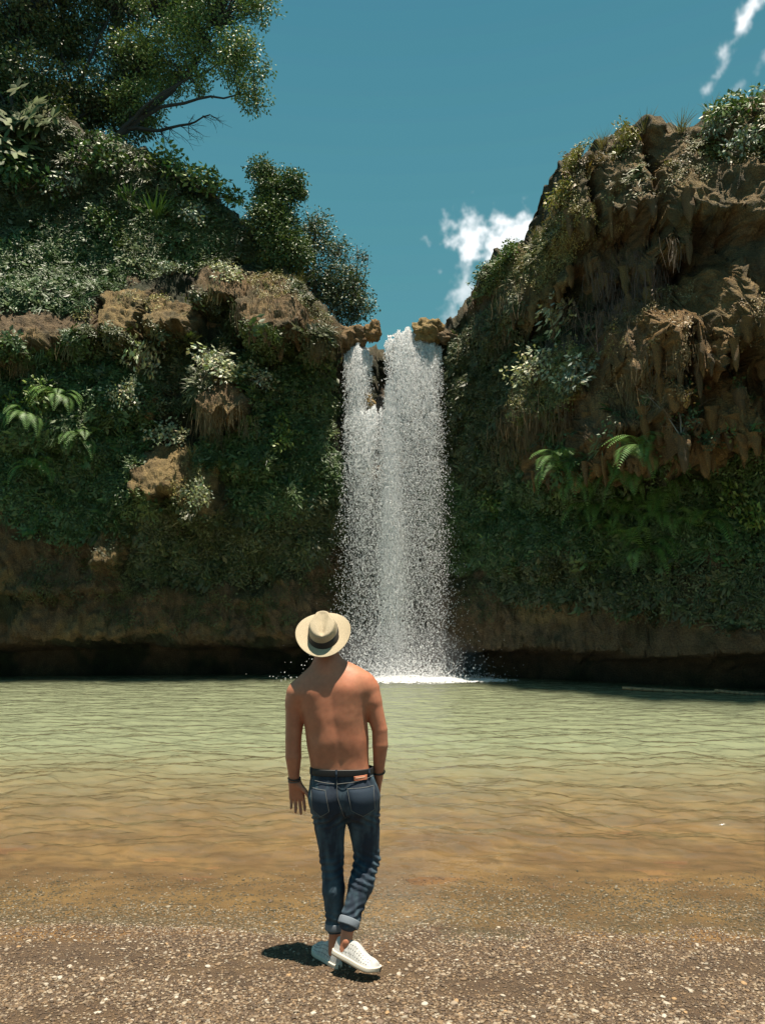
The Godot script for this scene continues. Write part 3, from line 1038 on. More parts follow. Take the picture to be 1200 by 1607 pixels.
	tree("broadleaf_tree", "dark broadleaf tree with upright trunks at the top left, behind the leaning tree", at(110, 250, 37.7), 0.17,
		[at(180, 10, 37.7), at(95, 20, 37.7), at(215, 90, 37.7), at(130, 100, 37.7)],
		[[at(170, 0, 38.2), 2.2], [at(105, 60, 38.2), 2.0], [at(205, 100, 38.2), 1.6], [at(150, 150, 38.2), 1.7], [at(140, -70, 38.2), 2.4], [at(100, 180, 38.5), 2.2], [at(200, 180, 38.5), 1.6]],
		[0.21, 0.06, Color(0.095, 0.125, 0.045), Color(0.13, 0.15, 0.075)], bark, 40, 36, "trees on the left rim")
	tree("broadleaf_tree", "dark tree filling the top left corner of the picture", at(10, 290, 35.2), 0.17,
		[at(30, 40, 35.2), at(-40, 80, 35.2), at(70, 120, 35.2)],
		[[at(20, 30, 35.7), 2.4], [at(40, 130, 35.7), 2.0], [at(-50, 90, 35.2), 2.4], [at(70, 200, 36.2), 1.7], [at(60, -60, 35.2), 2.4]],
		[0.21, 0.06, Color(0.085, 0.115, 0.04), Color(0.13, 0.13, 0.05)], bark, 40, 36, "trees on the left rim")
	tree("cushion_tree", "dark tree with rounded cushion-like crown on the left rim against the sky", at(428, 400, 36), 0.14,
		[at(418, 280, 36), at(458, 300, 36), at(440, 340, 36)],
		[[at(412, 272, 36), 0.75], [at(452, 292, 36), 0.85], [at(470, 300, 36), 0.5], [at(422, 300, 36), 0.8], [at(432, 330, 36), 0.95], [at(440, 370, 36), 1.1], [at(420, 345, 36), 1.0], [at(455, 400, 36), 1.1]],
		[0.15, 0.05, Color(0.085, 0.125, 0.04), Color(0.12, 0.16, 0.05)], bark, 110, 30, "trees on the left rim")
	tree("airy_tree", "airy grey-green tree behind the rim, left of the waterfall's lip", at(500, 510, 38), 0.12,
		[at(495, 350, 38), at(530, 400, 38), at(470, 380, 38), at(555, 440, 38)],
		[[at(492, 365, 38), 1.1], [at(520, 395, 38), 1.0], [at(475, 400, 38), 0.9], [at(540, 440, 38), 1.3], [at(510, 450, 38), 1.4], [at(565, 480, 38), 0.9], [at(470, 450, 38), 1.3], [at(530, 485, 38), 1.4]],
		[0.15, 0.045, Color(0.115, 0.145, 0.08), Color(0.085, 0.115, 0.05)], Color(0.12, 0.10, 0.085), 50, 26, "trees on the left rim")
	tree("wispy_tree", "small wispy tree with upswept twigs just left of the waterfall's lip", at(545, 500, 38.5), 0.07,
		[at(560, 385, 38.5), at(578, 400, 38.5), at(540, 395, 38.5)],
		[[at(560, 405, 38.5), 0.7], [at(545, 425, 38.5), 0.7], [at(572, 400, 38.5), 0.4], [at(560, 460, 38.5), 0.9]],
		[0.11, 0.03, Color(0.085, 0.11, 0.07), Color(0.06, 0.09, 0.045)], Color(0.12, 0.10, 0.085), 40, 18, "trees on the left rim")
	# --- shrubs on the left
	var L := left_cliff
	var R := right_cliff
	shrub("shrub", "green", "bright green bush on the left rim below the bare hanging branches", L, 265, 250, Vector3(3.2, 2.6, 2.6), 0)
	shrub("shrub", "green", "rounded olive bush on the left rim sloping towards the cushion-crowned tree", L, 330, 285, Vector3(2.8, 2.2, 2.4), 1)
	shrub("shrub", "dark", "dark bush at the foot of the top left trunks", L, 170, 260, Vector3(3.2, 2.8, 2.6), 0)
	shrub("shrub", "dark", "dark bush at the far left edge under the corner tree", L, 40, 300, Vector3(3.6, 3.0, 2.8), 1)
	shrub("shrub", "grey", "silvery bush in the shade between two dark bushes, upper left", L, 110, 300, Vector3(2.4, 2.2, 2.0), 0)
	shrub("shrub", "dark", "dark bush left of the strap-leaved clump", L, 160, 360, Vector3(2.6, 1.8, 2.0), 2)
	shrub("shrub", "grey", "grey-green bush right of the strap-leaved clump", L, 300, 350, Vector3(2.2, 1.7, 1.8), 1)
	shrub("shrub", "yellow", "yellow-green bush on the sunlit rim below the cushion-crowned tree", L, 425, 385, Vector3(1.7, 1.2, 1.4), 0)
	shrub("shrub", "grey", "small silvery bush on the ochre ledge, upper left", L, 270, 430, Vector3(1.5, 1.2, 1.2), 2)
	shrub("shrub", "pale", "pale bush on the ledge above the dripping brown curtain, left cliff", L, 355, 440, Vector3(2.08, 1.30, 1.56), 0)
	shrub("shrub", "pale", "wide pale bush with painted whitish sun sheen on the pointed hanging rock, left cliff", L, 340, 590, Vector3(3.12, 1.95, 2.34), 1)
	shrub("shrub", "pale", "pale bush with painted whitish sun sheen right of the wide one on the pointed rock", L, 395, 600, Vector3(2.21, 1.56, 1.82), 2)
	shrub("shrub", "pale", "tall pale bush with painted whitish sun sheen in the middle of the left cliff", L, 215, 585, Vector3(2.08, 3.12, 1.82), 3)
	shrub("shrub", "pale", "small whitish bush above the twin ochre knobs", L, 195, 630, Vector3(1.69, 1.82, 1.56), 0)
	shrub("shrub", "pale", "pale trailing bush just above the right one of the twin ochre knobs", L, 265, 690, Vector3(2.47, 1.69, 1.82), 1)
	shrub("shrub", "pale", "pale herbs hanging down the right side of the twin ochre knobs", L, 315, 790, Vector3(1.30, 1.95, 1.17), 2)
	shrub("shrub", "grey", "grey-green bush below the upper left ochre ledge", L, 330, 490, Vector3(1.6, 1.2, 1.2), 0)
	shrub("shrub", "green", "fresh green bush at the left edge, halfway up the cliff", L, 60, 640, Vector3(2.4, 2.0, 1.8), 2)
	shrub("shrub", "green", "green bush on the dark wall left of the waterfall's middle", L, 440, 690, Vector3(2.0, 1.6, 1.5), 0)
	shrub("shrub", "dark", "dark bush in the corner beside the waterfall's upper left", L, 490, 570, Vector3(1.6, 2.0, 1.3), 1)
	shrub("big_leaved_shrub", "big", "rosette-leaved bush with large brownish leaves at the top left edge", L, 20, 240, Vector3(3.0, 3.4, 2.6), 0)
	shrub("big_leaved_shrub", "big", "large-leaved bush hanging over the left edge, beside the corner tree", L, 60, 205, Vector3(2.6, 2.4, 2.6), 1)
	# --- shrubs on the right
	shrub("shrub", "green", "bright green bush on the right cliff's top edge near the picture's corner", R, 1150, 185, Vector3(1.7, 1.4, 1.3), 1)
	shrub("shrub", "grey", "grey-green bush hanging on the right cliff's top, at the picture's edge", R, 1165, 245, Vector3(1.6, 1.5, 1.2), 0)
	shrub("shrub", "grey", "grey-green bush left of the other one on the right cliff's top", R, 1120, 215, Vector3(1.1, 1.1, 0.9), 1)
	shrub("shrub", "yellow", "yellow-green climber in the cleft of the right cliff's top", R, 987, 225, Vector3(0.9, 1.4, 0.8), 1)
	shrub("shrub", "yellow", "yellow-green bush on the left corner of the right cliff's top", R, 905, 225, Vector3(1.0, 0.8, 0.8), 2)
	shrub("shrub", "dark", "dark rounded bush on the knob right of the waterfall's lip", R, 768, 412, Vector3(1.5, 1.1, 1.2), 0)
	shrub("shrub", "green", "green bush on the sloping shoulder right of the waterfall's lip", R, 805, 395, Vector3(1.3, 1.1, 1.0), 2)
	shrub("shrub", "yellow", "yellow-green bush on the steep edge below the right cliff's square top", R, 884, 315, Vector3(1.5, 1.3, 1.2), 0)
	shrub("shrub", "yellow", "small yellow-green bush clinging to the square top's left face", R, 897, 268, Vector3(0.9, 1.0, 0.8), 1)
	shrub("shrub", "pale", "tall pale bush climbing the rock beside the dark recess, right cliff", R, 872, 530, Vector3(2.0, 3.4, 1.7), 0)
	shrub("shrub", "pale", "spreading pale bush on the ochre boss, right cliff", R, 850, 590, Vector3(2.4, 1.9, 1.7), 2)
	shrub("shrub", "grey", "grey-green bush at the right foot of the tall pale bush", R, 900, 605, Vector3(1.8, 1.6, 1.4), 2)
	shrub("shrub", "green", "fresh green bush on the shaded wall right of the waterfall", R, 770, 800, Vector3(1.7, 1.6, 1.3), 0)
	shrub("shrub", "green", "green bush under the stalactites at the right edge", R, 1170, 800, Vector3(1.7, 2.0, 1.3), 1)
	# --- strap leaves and grasses
	var p: Vector3 = L.v[hit(L, 240, 350)]
	blades("strap_leaf_clump", "clump of long arching strap leaves on the upper left slope", p, 130, 1.5, 0.045, Color(0.13, 0.21, 0.05), Vector3(0, 1, 0.35), 0.75, 801, "grasses on the cliffs")
	p = L.v[hit(L, 200, 320)]
	blades("strap_leaf_clump", "smaller clump of strap leaves left of the large one", p, 70, 1.1, 0.04, Color(0.11, 0.18, 0.05), Vector3(0, 1, 0.35), 0.75, 802, "grasses on the cliffs")
	var gl := [[430, 370, "dry grass tuft on the sunlit left rim", L], [470, 425, "dry grass tuft lower on the left rim, above the fall", L], [385, 345, "dry grass tuft highest on the left rim", L], [300, 722, "dry grass on the right one of the twin ochre knobs", L],
		[1003, 196, "tall dry grass stalks standing on the right cliff's top", R], [935, 222, "dry grass tuft at the left corner of the right cliff's top", R], [1060, 190, "dry grass tuft in the middle of the right cliff's top", R], [1110, 182, "dry grass tuft left of the bright green bush, right cliff", R], [1180, 165, "dry grass tuft at the picture's right edge", R], [840, 362, "dry grass tuft on the right cliff's shoulder", R]]
	for k in gl.size():
		p = gl[k][3].v[hit(gl[k][3], gl[k][0], gl[k][1])]
		blades("grass_tuft", gl[k][2], p, 46, 0.75, 0.012, Color(0.24, 0.20, 0.07), Vector3(0, 1, 0.25), 0.6, 810 + k, "grasses on the cliffs")
	# --- ferns
	var fl := [[900, 760, "fern at the left end of the fern bank under the orange overhang"], [950, 760, "fern in the top row of the fern bank, second from the left"], [1000, 755, "fern in the top row of the fern bank, third from the left"], [1050, 770, "fern at the right end of the fern bank's top row"],
		[930, 805, "fern in the fern bank's middle row, at its left"], [980, 810, "fern in the very middle of the fern bank"], [1030, 815, "fern in the fern bank's middle row, at its right"], [960, 855, "fern in the fern bank's lowest row, at its left"], [1010, 865, "fern in the fern bank's lowest row, at its right"], [870, 750, "small fern apart from the bank, on its left side"], [1090, 830, "fern on the dark wall right of the fern bank"], [1010, 725, "fern tucked against the orange overhang's lower edge"]]
	for k in fl.size():
		fern(fl[k][2], R, fl[k][0], fl[k][1], 1.7, 900 + k, "ferns on the shaded right wall")
	var fl2 := [[40, 660, "fern at the left edge, middle of the left cliff"], [95, 630, "fern right of the edge fern, left cliff"], [60, 740, "fern low on the left cliff's edge"], [130, 700, "fern left of the twin ochre knobs"]]
	for k in fl2.size():
		fern(fl2[k][2], L, fl2[k][0], fl2[k][1], 1.5, 930 + k, "ferns on the left cliff")
	# --- bare bushes
	p = R.v[hit(R, 1070, 690)] + Vector3(0, 0, -0.1)
	bare_bush("bare_bush", "bare twiggy bush in front of the stalactites, right cliff", p, [at(1040, 520, 22.6), at(1075, 560, 22.4), at(1110, 600, 22.4), at(1000, 610, 23), at(1085, 640, 22.3), at(1050, 580, 22.6)], 0.022, Color(0.20, 0.165, 0.13), 6, 951)
	p = R.v[hit(R, 940, 560)] + Vector3(0, 0, -0.1)
	bare_bush("bare_bush", "thicket of dead purple-brown stems in the dark recess, right cliff", p, [at(900, 470, 25.6), at(930, 450, 25.6), at(960, 470, 25.4), at(980, 500, 25.2), at(915, 500, 25.3), at(945, 490, 25.2)], 0.02, Color(0.11, 0.078, 0.062), 7, 952)

# ---------------------------------------------------------------- the fall
func make_fall() -> void:
	rng.seed = 77
	var drop := SphereMesh.new()
	drop.radius = 0.5
	drop.height = 1.0
	drop.radial_segments = 5
	drop.rings = 2
	var wm := mat(lin(0.93, 0.94, 0.95), 0.35)
	wm.backlight_enabled = true
	wm.backlight = Color(1.0, 1.0, 1.0)
	var root := base("waterfall", Vector3(0.8, 0, -34.0))
	tag(root, "white waterfall dropping from the notch between the cliffs into the pool", "waterfall", "", "structure")
	# streams: x at the lip, half width, z at the lip, height of the lip, share, outward speed, sideways spread
	var streams := [[1.20, 0.80, -34.9, 16.15, 0.36, 1.05, 0.42], [2.2, 0.45, -34.7, 15.6, 0.11, 0.8, 0.30], [0.42, 0.24, -34.7, 13.8, 0.30, 0.95, 0.30], [-1.15, 0.50, -35.0, 15.5, 0.14, 0.75, 0.25], [-0.6, 0.85, -34.4, 12.2, 0.12, 0.9, 0.40]]
	var buf := PackedFloat32Array()
	for st in streams:
		var fall: float = sqrt(2.0 * (st[3] + 0.1) / 9.8)
		for k in int(420000 * st[4]):
			var t: float = fall * pow(rng.randf(), 0.92)
			var across: float = clampf(rng.randfn() * 0.55, -1.3, 1.3)
			var x: float = st[0] + across * st[1]
			var streak: float = n_fine.get_noise_2d(x * 2.4, st[2] * 5.0 + t * 0.35)
			if rng.randf() > 0.45 + 1.1 * streak + 0.25 * (1.0 - t / fall): continue
			var loose: float = t / fall
			if absf(st[0] - 0.42) > 0.01 and rng.randf() < 0.5 * loose: continue
			var y0: float = st[3] + 0.5 * n_fine.get_noise_2d(x * 1.6, st[2]) - absf(rng.randfn()) * 0.25 - 0.25 * across * across
			var p := Vector3(x + rng.randfn() * (st[6] * t * t * 0.62 + 0.03), y0 - 4.9 * t * t - 0.5 * t, st[2] + st[5] * t + rng.randfn() * 0.22 * t + 0.15)
			if p.y < 0.0: continue
			var s: float = lerpf(0.046, 0.024, sqrt(loose)) * rng.randf_range(0.4, 1.8)
			var b := Basis.from_euler(Vector3(rng.randfn() * 0.25, rng.randf() * TAU, rng.randfn() * 0.25)) * Basis.from_scale(Vector3(s * 0.62, s * rng.randf_range(0.8, 1.7), s * 0.62))
			push(buf, b, p - root.position)
	# fine spray around the foot
	for k in 9000:
		var q: float = absf(rng.randfn())
		var p := Vector3(0.7 + rng.randfn() * 1.5, q * q * 0.35, -33.0 + rng.randfn() * 0.8)
		push(buf, rand_basis(Vector3.ONE * rng.randf_range(0.015, 0.05)), p - root.position)
	var d := multi("droplets", drop, wm, buf, false, root)
	d.set_meta("kind", "stuff")
	# strands: long thin threads and veils of falling water
	var veil := mat(lin(0.93, 0.94, 0.95), 0.5)
	veil.albedo_color.a = 0.42
	veil.transparency = BaseMaterial3D.TRANSPARENCY_ALPHA
	veil.backlight_enabled = true
	veil.backlight = Color(1, 1, 1)
	var tv := PackedVector3Array()
	var ti := PackedInt32Array()
	for st in streams:
		var fall: float = sqrt(2.0 * (st[3] + 0.1) / 9.8)
		for k in int(3600 * st[4]):
			var across: float = clampf(rng.randfn() * 0.5, -1.2, 1.2)
			var x: float = st[0] + across * st[1]
			if rng.randf() > 0.5 + 1.3 * n_fine.get_noise_2d(x * 2.4, st[2] * 5.0): continue
			var t0: float = fall * pow(rng.randf(), 1.3 if st[0] < 1.0 and st[0] > 0.0 else 2.6) * (0.85 if st[0] < 1.0 and st[0] > 0.0 else 0.45)
			var dt: float = rng.randf_range(0.04, 0.14)
			var vx: float = rng.randfn() * st[6] * 0.5
			var vz: float = st[5] + rng.randfn() * 0.15
			var w: float = rng.randf_range(0.012, 0.05) * (1.0 - 0.4 * t0 / fall)
			var y0: float = st[3] + 0.4 * n_fine.get_noise_2d(x * 1.6, st[2]) - 0.25 * across * across
			var b: int = tv.size()
			for q in 6:
				var t: float = t0 + dt * q / 5.0
				var c := Vector3(x + vx * t * t * 0.7 + 0.02 * rng.randfn(), maxf(y0 - 4.9 * t * t - 0.5 * t, 0.0), st[2] + vz * t + 0.15)
				var ww: float = w * sin(PI * (q + 0.35) / 5.7)
				tv.append(c - Vector3(ww, 0, 0) - root.position)
				tv.append(c + Vector3(0, 0, ww * 0.8) - root.position)
				tv.append(c + Vector3(ww, 0, 0) - root.position)
			for q in 5:
				for h in 2:
					var a: int = b + q * 3 + h
					ti.append_array([a, a + 3, a + 1, a + 1, a + 3, a + 4])
	put("strands", arrays(tv, ti), veil, root).set_meta("kind", "stuff")
	# drifting spray
	var mist := FogVolume.new()
	mist.name = "mist"
	mist.shape = RenderingServer.FOG_VOLUME_SHAPE_ELLIPSOID
	mist.size = Vector3(7.4, 3.6, 3.2)
	mist.position = Vector3(0.75, 0.5, -32.9) - root.position
	var mm := FogMaterial.new()
	mm.albedo = Color(0.97, 0.98, 1.0)
	mm.density = 0.06
	mist.material = mm
	root.add_child(mist)
	mist.set_meta("kind", "stuff")
	var mist2: FogVolume = mist.duplicate()
	mist2.name = "spray_veil"
	mist2.size = Vector3(4.6, 19.0, 1.6)
	mist2.position = Vector3(0.7, 4.0, -33.8) - root.position
	var mm2 := FogMaterial.new()
	mm2.albedo = Color(0.97, 0.98, 1.0)
	mm2.density = 0.05
	mist2.material = mm2
	root.add_child(mist2)
	# unbroken water pouring over the lip
	for st in [[1.2, 0.95, -34.95, 16.2, 1.9, 1.05], [-1.15, 0.5, -35.05, 15.55, 1.2, 0.75], [0.4, 0.26, -34.75, 13.3, 3.2, 0.95], [2.2, 0.4, -34.8, 15.6, 1.3, 0.8]]:
		var cols := 60
		var rows := 46
		var v := PackedVector3Array()
		var i := PackedInt32Array()
		for r in rows:
			var t: float = -0.25 + r / (rows - 1.0) * sqrt(2.0 * st[4] / 9.8) * 1.25
			for k in cols:
				var a: float = k / (cols - 1.0) * 2.0 - 1.0
				var x: float = st[0] + a * st[1] * (1.0 + 0.1 * maxf(t, 0.0))
				var y: float = st[3] - (4.9 * t * t if t > 0.0 else 0.0) - 0.3 * t - 0.12 * a * a
				var z: float = st[2] + st[5] * t + 0.16 * n_fine.get_noise_2d(x * 3.4, t * 3.0) + 0.10 * n_fine.get_noise_2d(x * 8.0, t * 9.0)
				v.append(Vector3(x + 0.05 * n_fine.get_noise_2d(x * 5.0, t * 6.0), y + 0.06 * n_fine.get_noise_2d(x * 6.0 + 9.0, t * 8.0), z) - root.position)
		for r in rows - 1:
			for k in cols - 1:
				var a: float = k / (cols - 1.0) * 2.0 - 1.0
				var hole: float = n_fine.get_noise_2d(k * 0.16 + st[0] * 9.0, r * 0.07 + 40.0) + 0.55 - 1.0 * (float(r) / rows) - 0.7 * maxf(absf(a) - 0.6, 0.0)
				if hole < 0.0: continue
				var q: int = r * cols + k
				i.append_array([q, q + cols, q + 1, q + 1, q + cols, q + cols + 1])
		put("sheet", arrays(v, i), wm, root)
	# churned foam where it lands
	var fb := PackedFloat32Array()
	for k in 26000:
		var p := Vector3(0.95 + rng.randfn() * 1.75, 0.0, -32.6 + rng.randfn() * 0.95)
		var e: float = Vector2((p.x - 0.95) / 3.6, (p.z + 32.6) / 2.0).length()
		if e > 1.3 or rng.randf() > 0.55 + n_mid.get_noise_2d(p.x * 4.0, p.z * 4.0) + (1.0 - e) * 0.7: continue
		var s: float = rng.randf_range(0.03, 0.10)
		p.y = WATER_Y + wave(p.x, -p.z) + s * 0.15 + maxf(0.0, 0.15 * (1.0 - e) * rng.randf())
		push(fb, Basis(Vector3.UP, rng.randf() * TAU) * Basis.from_scale(Vector3(s * 1.5, s * 0.5, s)), p)
	var f := multi("foam", drop, wm, fb, false)
	tag(f, "white foam churned up at the foot of the waterfall", "foam", "", "stuff")

func make_shore_foam() -> void:
	rng.seed = 91
	var drop := SphereMesh.new()
	drop.radius = 0.5
	drop.height = 1.0
	drop.radial_segments = 6
	drop.rings = 3
	var buf := PackedFloat32Array()
	for k in 2600:
		var x: float = rng.randf_range(-3.2, 3.2)
		if n_mid.get_noise_2d(x * 1.6, 70.0) < -0.05: continue
		var d := 4.3
		while d < 5.6 and ground_y(x, d) > WATER_Y: d += 0.02
		d += 0.035 * rng.randfn() + (0.32 if rng.randf() < 0.25 else 0.0)
		var s: float = rng.randf_range(0.0015, 0.0042)
		push(buf, Basis(Vector3.UP, rng.randf() * TAU) * Basis.from_scale(Vector3(s * 2.0, s * 0.5, s)), Vector3(x, maxf(WATER_Y + 0.001, ground_y(x, d)) + s * 0.2, -d))
	var f := multi("shore_foam", drop, mat(lin(0.62, 0.58, 0.50), 0.5), buf, false)
	tag(f, "thin broken line of foam along the water's edge", "foam", "", "stuff")

func make_boulders() -> void:
	var defs := [[585, 520, 34.6, 0.42, Vector3(1.0, 1.35, 0.9), "small mossy boulder splitting the water at the fall's lip", ORANGE], [672, 520, 34.6, 0.75, Vector3(1.1, 0.85, 0.9), "larger ochre boulder on the lip, right of the main stream", OCHRE], [703, 530, 34.4, 0.5, Vector3(1.3, 0.7, 0.9), "low wet boulder between the ochre boulder and the right cliff", BROWN], [545, 534, 35.3, 0.85, Vector3(1.15, 0.95, 1.0), "broad tan boulder at the left end of the lip", TAN], [577, 632, 34.6, 0.42, Vector3(0.9, 1.0, 0.8), "ochre rock step jutting out behind the left strand of water", OCHRE]]
	for k in defs.size():
		var d: Array = defs[k]
		var m: StandardMaterial3D = rock_mat.duplicate()
		m.vertex_color_use_as_albedo = false
		m.albedo_color = (d[6] * 1.1).linear_to_srgb()
		var v := PackedVector3Array()
		var i := PackedInt32Array()
		var seg := 40
		var rings := 24
		for r in rings + 1:
			for s in seg:
				var a: float = PI * r / rings
				var b: float = TAU * s / seg
				var p := Vector3(sin(a) * cos(b), cos(a), sin(a) * sin(b))
				var q: float = 1.0 + 0.5 * n_mid.get_noise_3dv(p * 2.2 + Vector3(k * 9, 0, 0)) + 0.22 * n_cell.get_noise_3dv(p * 2.6 + Vector3(k * 5, 0, 0)) + 0.12 * n_fine.get_noise_3dv(p * 2.5)
				v.append(p * q * d[3] * d[4])
		for r in rings:
			for s in seg:
				var s2: int = (s + 1) % seg
				i.append_array([r * seg + s, r * seg + s2, (r + 1) * seg + s, r * seg + s2, (r + 1) * seg + s2, (r + 1) * seg + s])
		var o := put("boulder", arrays(v, i), m)
		o.position = at(d[0], d[1], d[2])
		tag(o, d[5], "boulder", "boulders at the fall's lip")

func make_bamboo() -> void:
	var defs := [[at(975, 1068, 25.2), at(1172, 1080, 24.2), 0.055, "long pale bamboo pole lying along the dark right shore"], [at(1120, 1079, 24.0), at(1215, 1087, 23.4), 0.05, "shorter bamboo pole overlapping the long one at the right edge"]]
	for d in defs:
		var a: Vector3 = d[0]
		var b: Vector3 = d[1]
		a.y = WATER_Y + 0.12
		b.y = WATER_Y + 0.05
		var o := base("bamboo_pole", a)
		tag(o, d[3], "bamboo pole", "bamboo poles by the right shore")
		var v := PackedVector3Array()
		var i := PackedInt32Array()
		var nv := PackedVector3Array()
		var ni := PackedInt32Array()
		var n := 12
		for k in n:
			var p: Vector3 = (b - a) * k / n
			var q: Vector3 = (b - a) * (k + 1) / n
			var sag := Vector3(0, -0.04 * sin(PI * k / n), 0)
			var sag2 := Vector3(0, -0.04 * sin(PI * (k + 1) / n), 0)
			tube(v, i, p + sag, q + sag2, d[2] * (1.0 - 0.4 * k / n), d[2] * (1.0 - 0.4 * (k + 1) / n), 8)
			tube(nv, ni, q + sag2 - (b - a).normalized() * 0.03, q + sag2 + (b - a).normalized() * 0.03, d[2] * 1.2 * (1.0 - 0.4 * k / n), d[2] * 1.2 * (1.0 - 0.4 * k / n), 8)
		put("culm", arrays(v, i), mat(lin(0.24, 0.17, 0.09), 0.7), o)
		put("joints", arrays(nv, ni), mat(lin(0.16, 0.11, 0.06), 0.7), o).set_meta("kind", "stuff")

# ---------------------------------------------------------------- the person
# a bone: [a, b, radius at a, radius at b, blend, stretch]
func bone(ax: float, ay: float, az: float, bx: float, by: float, bz: float, ra: float, rb: float, k: float = 0.03, fz: float = 1.0) -> Array:
	return [Vector3(ax, ay, az), Vector3(bx, by, bz), ra, rb, k, fz]

func bone_d(p: Vector3, f: Array) -> float:
	var q: Vector3 = p - f[0]
	var ba: Vector3 = f[1] - f[0]
	var fz: float = f[5]
	q.z /= fz
	ba.z /= fz
	var h: float = clampf(q.dot(ba) / maxf(ba.length_squared(), 1e-9), 0.0, 1.0)
	return ((q - ba * h).length() - lerpf(f[2], f[3], h)) * minf(fz, 1.0)

func field(p: Vector3, bones: Array) -> float:
	var d := 9.0
	for f in bones:
		var e: float = bone_d(p, f)
		var k: float = f[4]
		var h: float = maxf(k - absf(d - e), 0.0) / k
		d = minf(d, e) - h * h * k * 0.25
	return d

func nets(bones: Array, cell: float) -> Array:
	var lo := Vector3(9, 9, 9)
	var hi := Vector3(-9, -9, -9)
	for f in bones:
		var r: float = maxf(f[2], f[3]) * maxf(1.0, f[5]) + 0.02
		lo = lo.min(f[0] - Vector3.ONE * r).min(f[1] - Vector3.ONE * r)
		hi = hi.max(f[0] + Vector3.ONE * r).max(f[1] + Vector3.ONE * r)
	var nx: int = int((hi.x - lo.x) / cell) + 2
	var ny: int = int((hi.y - lo.y) / cell) + 2
	var nz: int = int((hi.z - lo.z) / cell) + 2
	var g := PackedFloat32Array()
	g.resize(nx * ny * nz)
	g.fill(9.0)
	for f in bones:
		var m: float = f[4] + cell * 2.5
		var r: float = maxf(f[2], f[3]) * maxf(1.0, f[5]) + m
		var a: Vector3 = (f[0].min(f[1]) - Vector3.ONE * r - lo) / cell
		var b: Vector3 = (f[0].max(f[1]) + Vector3.ONE * r - lo) / cell
		var k: float = f[4]
		for z in range(maxi(int(a.z), 0), mini(int(b.z) + 1, nz)):
			for y in range(maxi(int(a.y), 0), mini(int(b.y) + 1, ny)):
				var at0: int = (z * ny + y) * nx
				for x in range(maxi(int(a.x), 0), mini(int(b.x) + 1, nx)):
					var e: float = bone_d(lo + Vector3(x, y, z) * cell, f)
					if e > m: continue
					var d: float = g[at0 + x]
					var h: float = maxf(k - absf(d - e), 0.0) / k
					g[at0 + x] = minf(d, e) - h * h * k * 0.25
	var id := PackedInt32Array()
	id.resize(nx * ny * nz)
	id.fill(-1)
	var v := PackedVector3Array()
	var i := PackedInt32Array()
	var offs := [0, 1, nx, nx + 1, nx * ny, nx * ny + 1, nx * ny + nx, nx * ny + nx + 1]
	var corner := [Vector3(0, 0, 0), Vector3(1, 0, 0), Vector3(0, 1, 0), Vector3(1, 1, 0), Vector3(0, 0, 1), Vector3(1, 0, 1), Vector3(0, 1, 1), Vector3(1, 1, 1)]
	var edges := [[0, 1], [2, 3], [4, 5], [6, 7], [0, 2], [1, 3], [4, 6], [5, 7], [0, 4], [1, 5], [2, 6], [3, 7]]
	for z in nz - 1:
		for y in ny - 1:
			var row: int = (z * ny + y) * nx
			for x in nx - 1:
				var c: int = row + x
				var f0: float = g[c]
				if f0 > cell * 3.0 or f0 < -cell * 3.0: continue
				var inside := 0
				for o in 8:
					if g[c + offs[o]] < 0.0: inside += 1
				if inside == 0 or inside == 8: continue
				var p := Vector3.ZERO
				var n := 0
				for e in edges:
					var fa: float = g[c + offs[e[0]]]
					var fb: float = g[c + offs[e[1]]]
					if (fa < 0.0) != (fb < 0.0):
						p += corner[e[0]].lerp(corner[e[1]], fa / (fa - fb))
						n += 1
				id[c] = v.size()
				v.append(lo + (Vector3(x, y, z) + p / n) * cell)
	var sx := 1
	var sy := nx
	var sz := nx * ny
	for z in range(1, nz - 1):
		for y in range(1, ny - 1):
			var row: int = (z * ny + y) * nx
			for x in range(1, nx - 1):
				var c: int = row + x
				var f0: float = g[c]
				if f0 > cell * 3.0 or f0 < -cell * 3.0: continue
				var s0: bool = f0 < 0.0
				for ax in 3:
					var s: int = [sx, sy, sz][ax]
					if (g[c + s] < 0.0) == s0: continue
					var u: int = [sy, sz, sx][ax]
					var w: int = [sz, sx, sy][ax]
					var a: int = id[c]
					var b: int = id[c - u]
					var d: int = id[c - u - w]
					var e: int = id[c - w]
					if a < 0 or b < 0 or d < 0 or e < 0: continue
					if s0: i.append_array([a, d, b, a, e, d])
					else: i.append_array([a, b, d, a, d, e])
	return [v, i]

func ring(c: Vector3, axis: Vector3, r: float, h: float, thick: float, squash: float = 1.0, seg: int = 36) -> ArrayMesh:
	# a band round an axis with a rounded section
	var y: Vector3 = axis.normalized()
	var x: Vector3 = (Vector3.RIGHT - y * y.x).normalized()
	var z: Vector3 = x.cross(y)
	var v := PackedVector3Array()
	var i := PackedInt32Array()
	var sec := 10
	for s in seg:
		var a: float = TAU * s / seg
		for k in sec:
			var b: float = TAU * k / sec
			var cr: float = signf(cos(b)) * pow(absf(cos(b)), 0.6)
			var sr: float = signf(sin(b)) * pow(absf(sin(b)), 0.6)
			var rr: float = r + thick * cr
			v.append(c + x * cos(a) * rr + z * sin(a) * rr * squash + y * h * 0.5 * sr)
	for s in seg:
		for k in sec:
			var p0: int = s * sec + k
			var p1: int = s * sec + (k + 1) % sec
			var q0: int = ((s + 1) % seg) * sec + k
			var q1: int = ((s + 1) % seg) * sec + (k + 1) % sec
			i.append_array([p0, q0, p1, p1, q0, q1])
	return arrays(v, i)

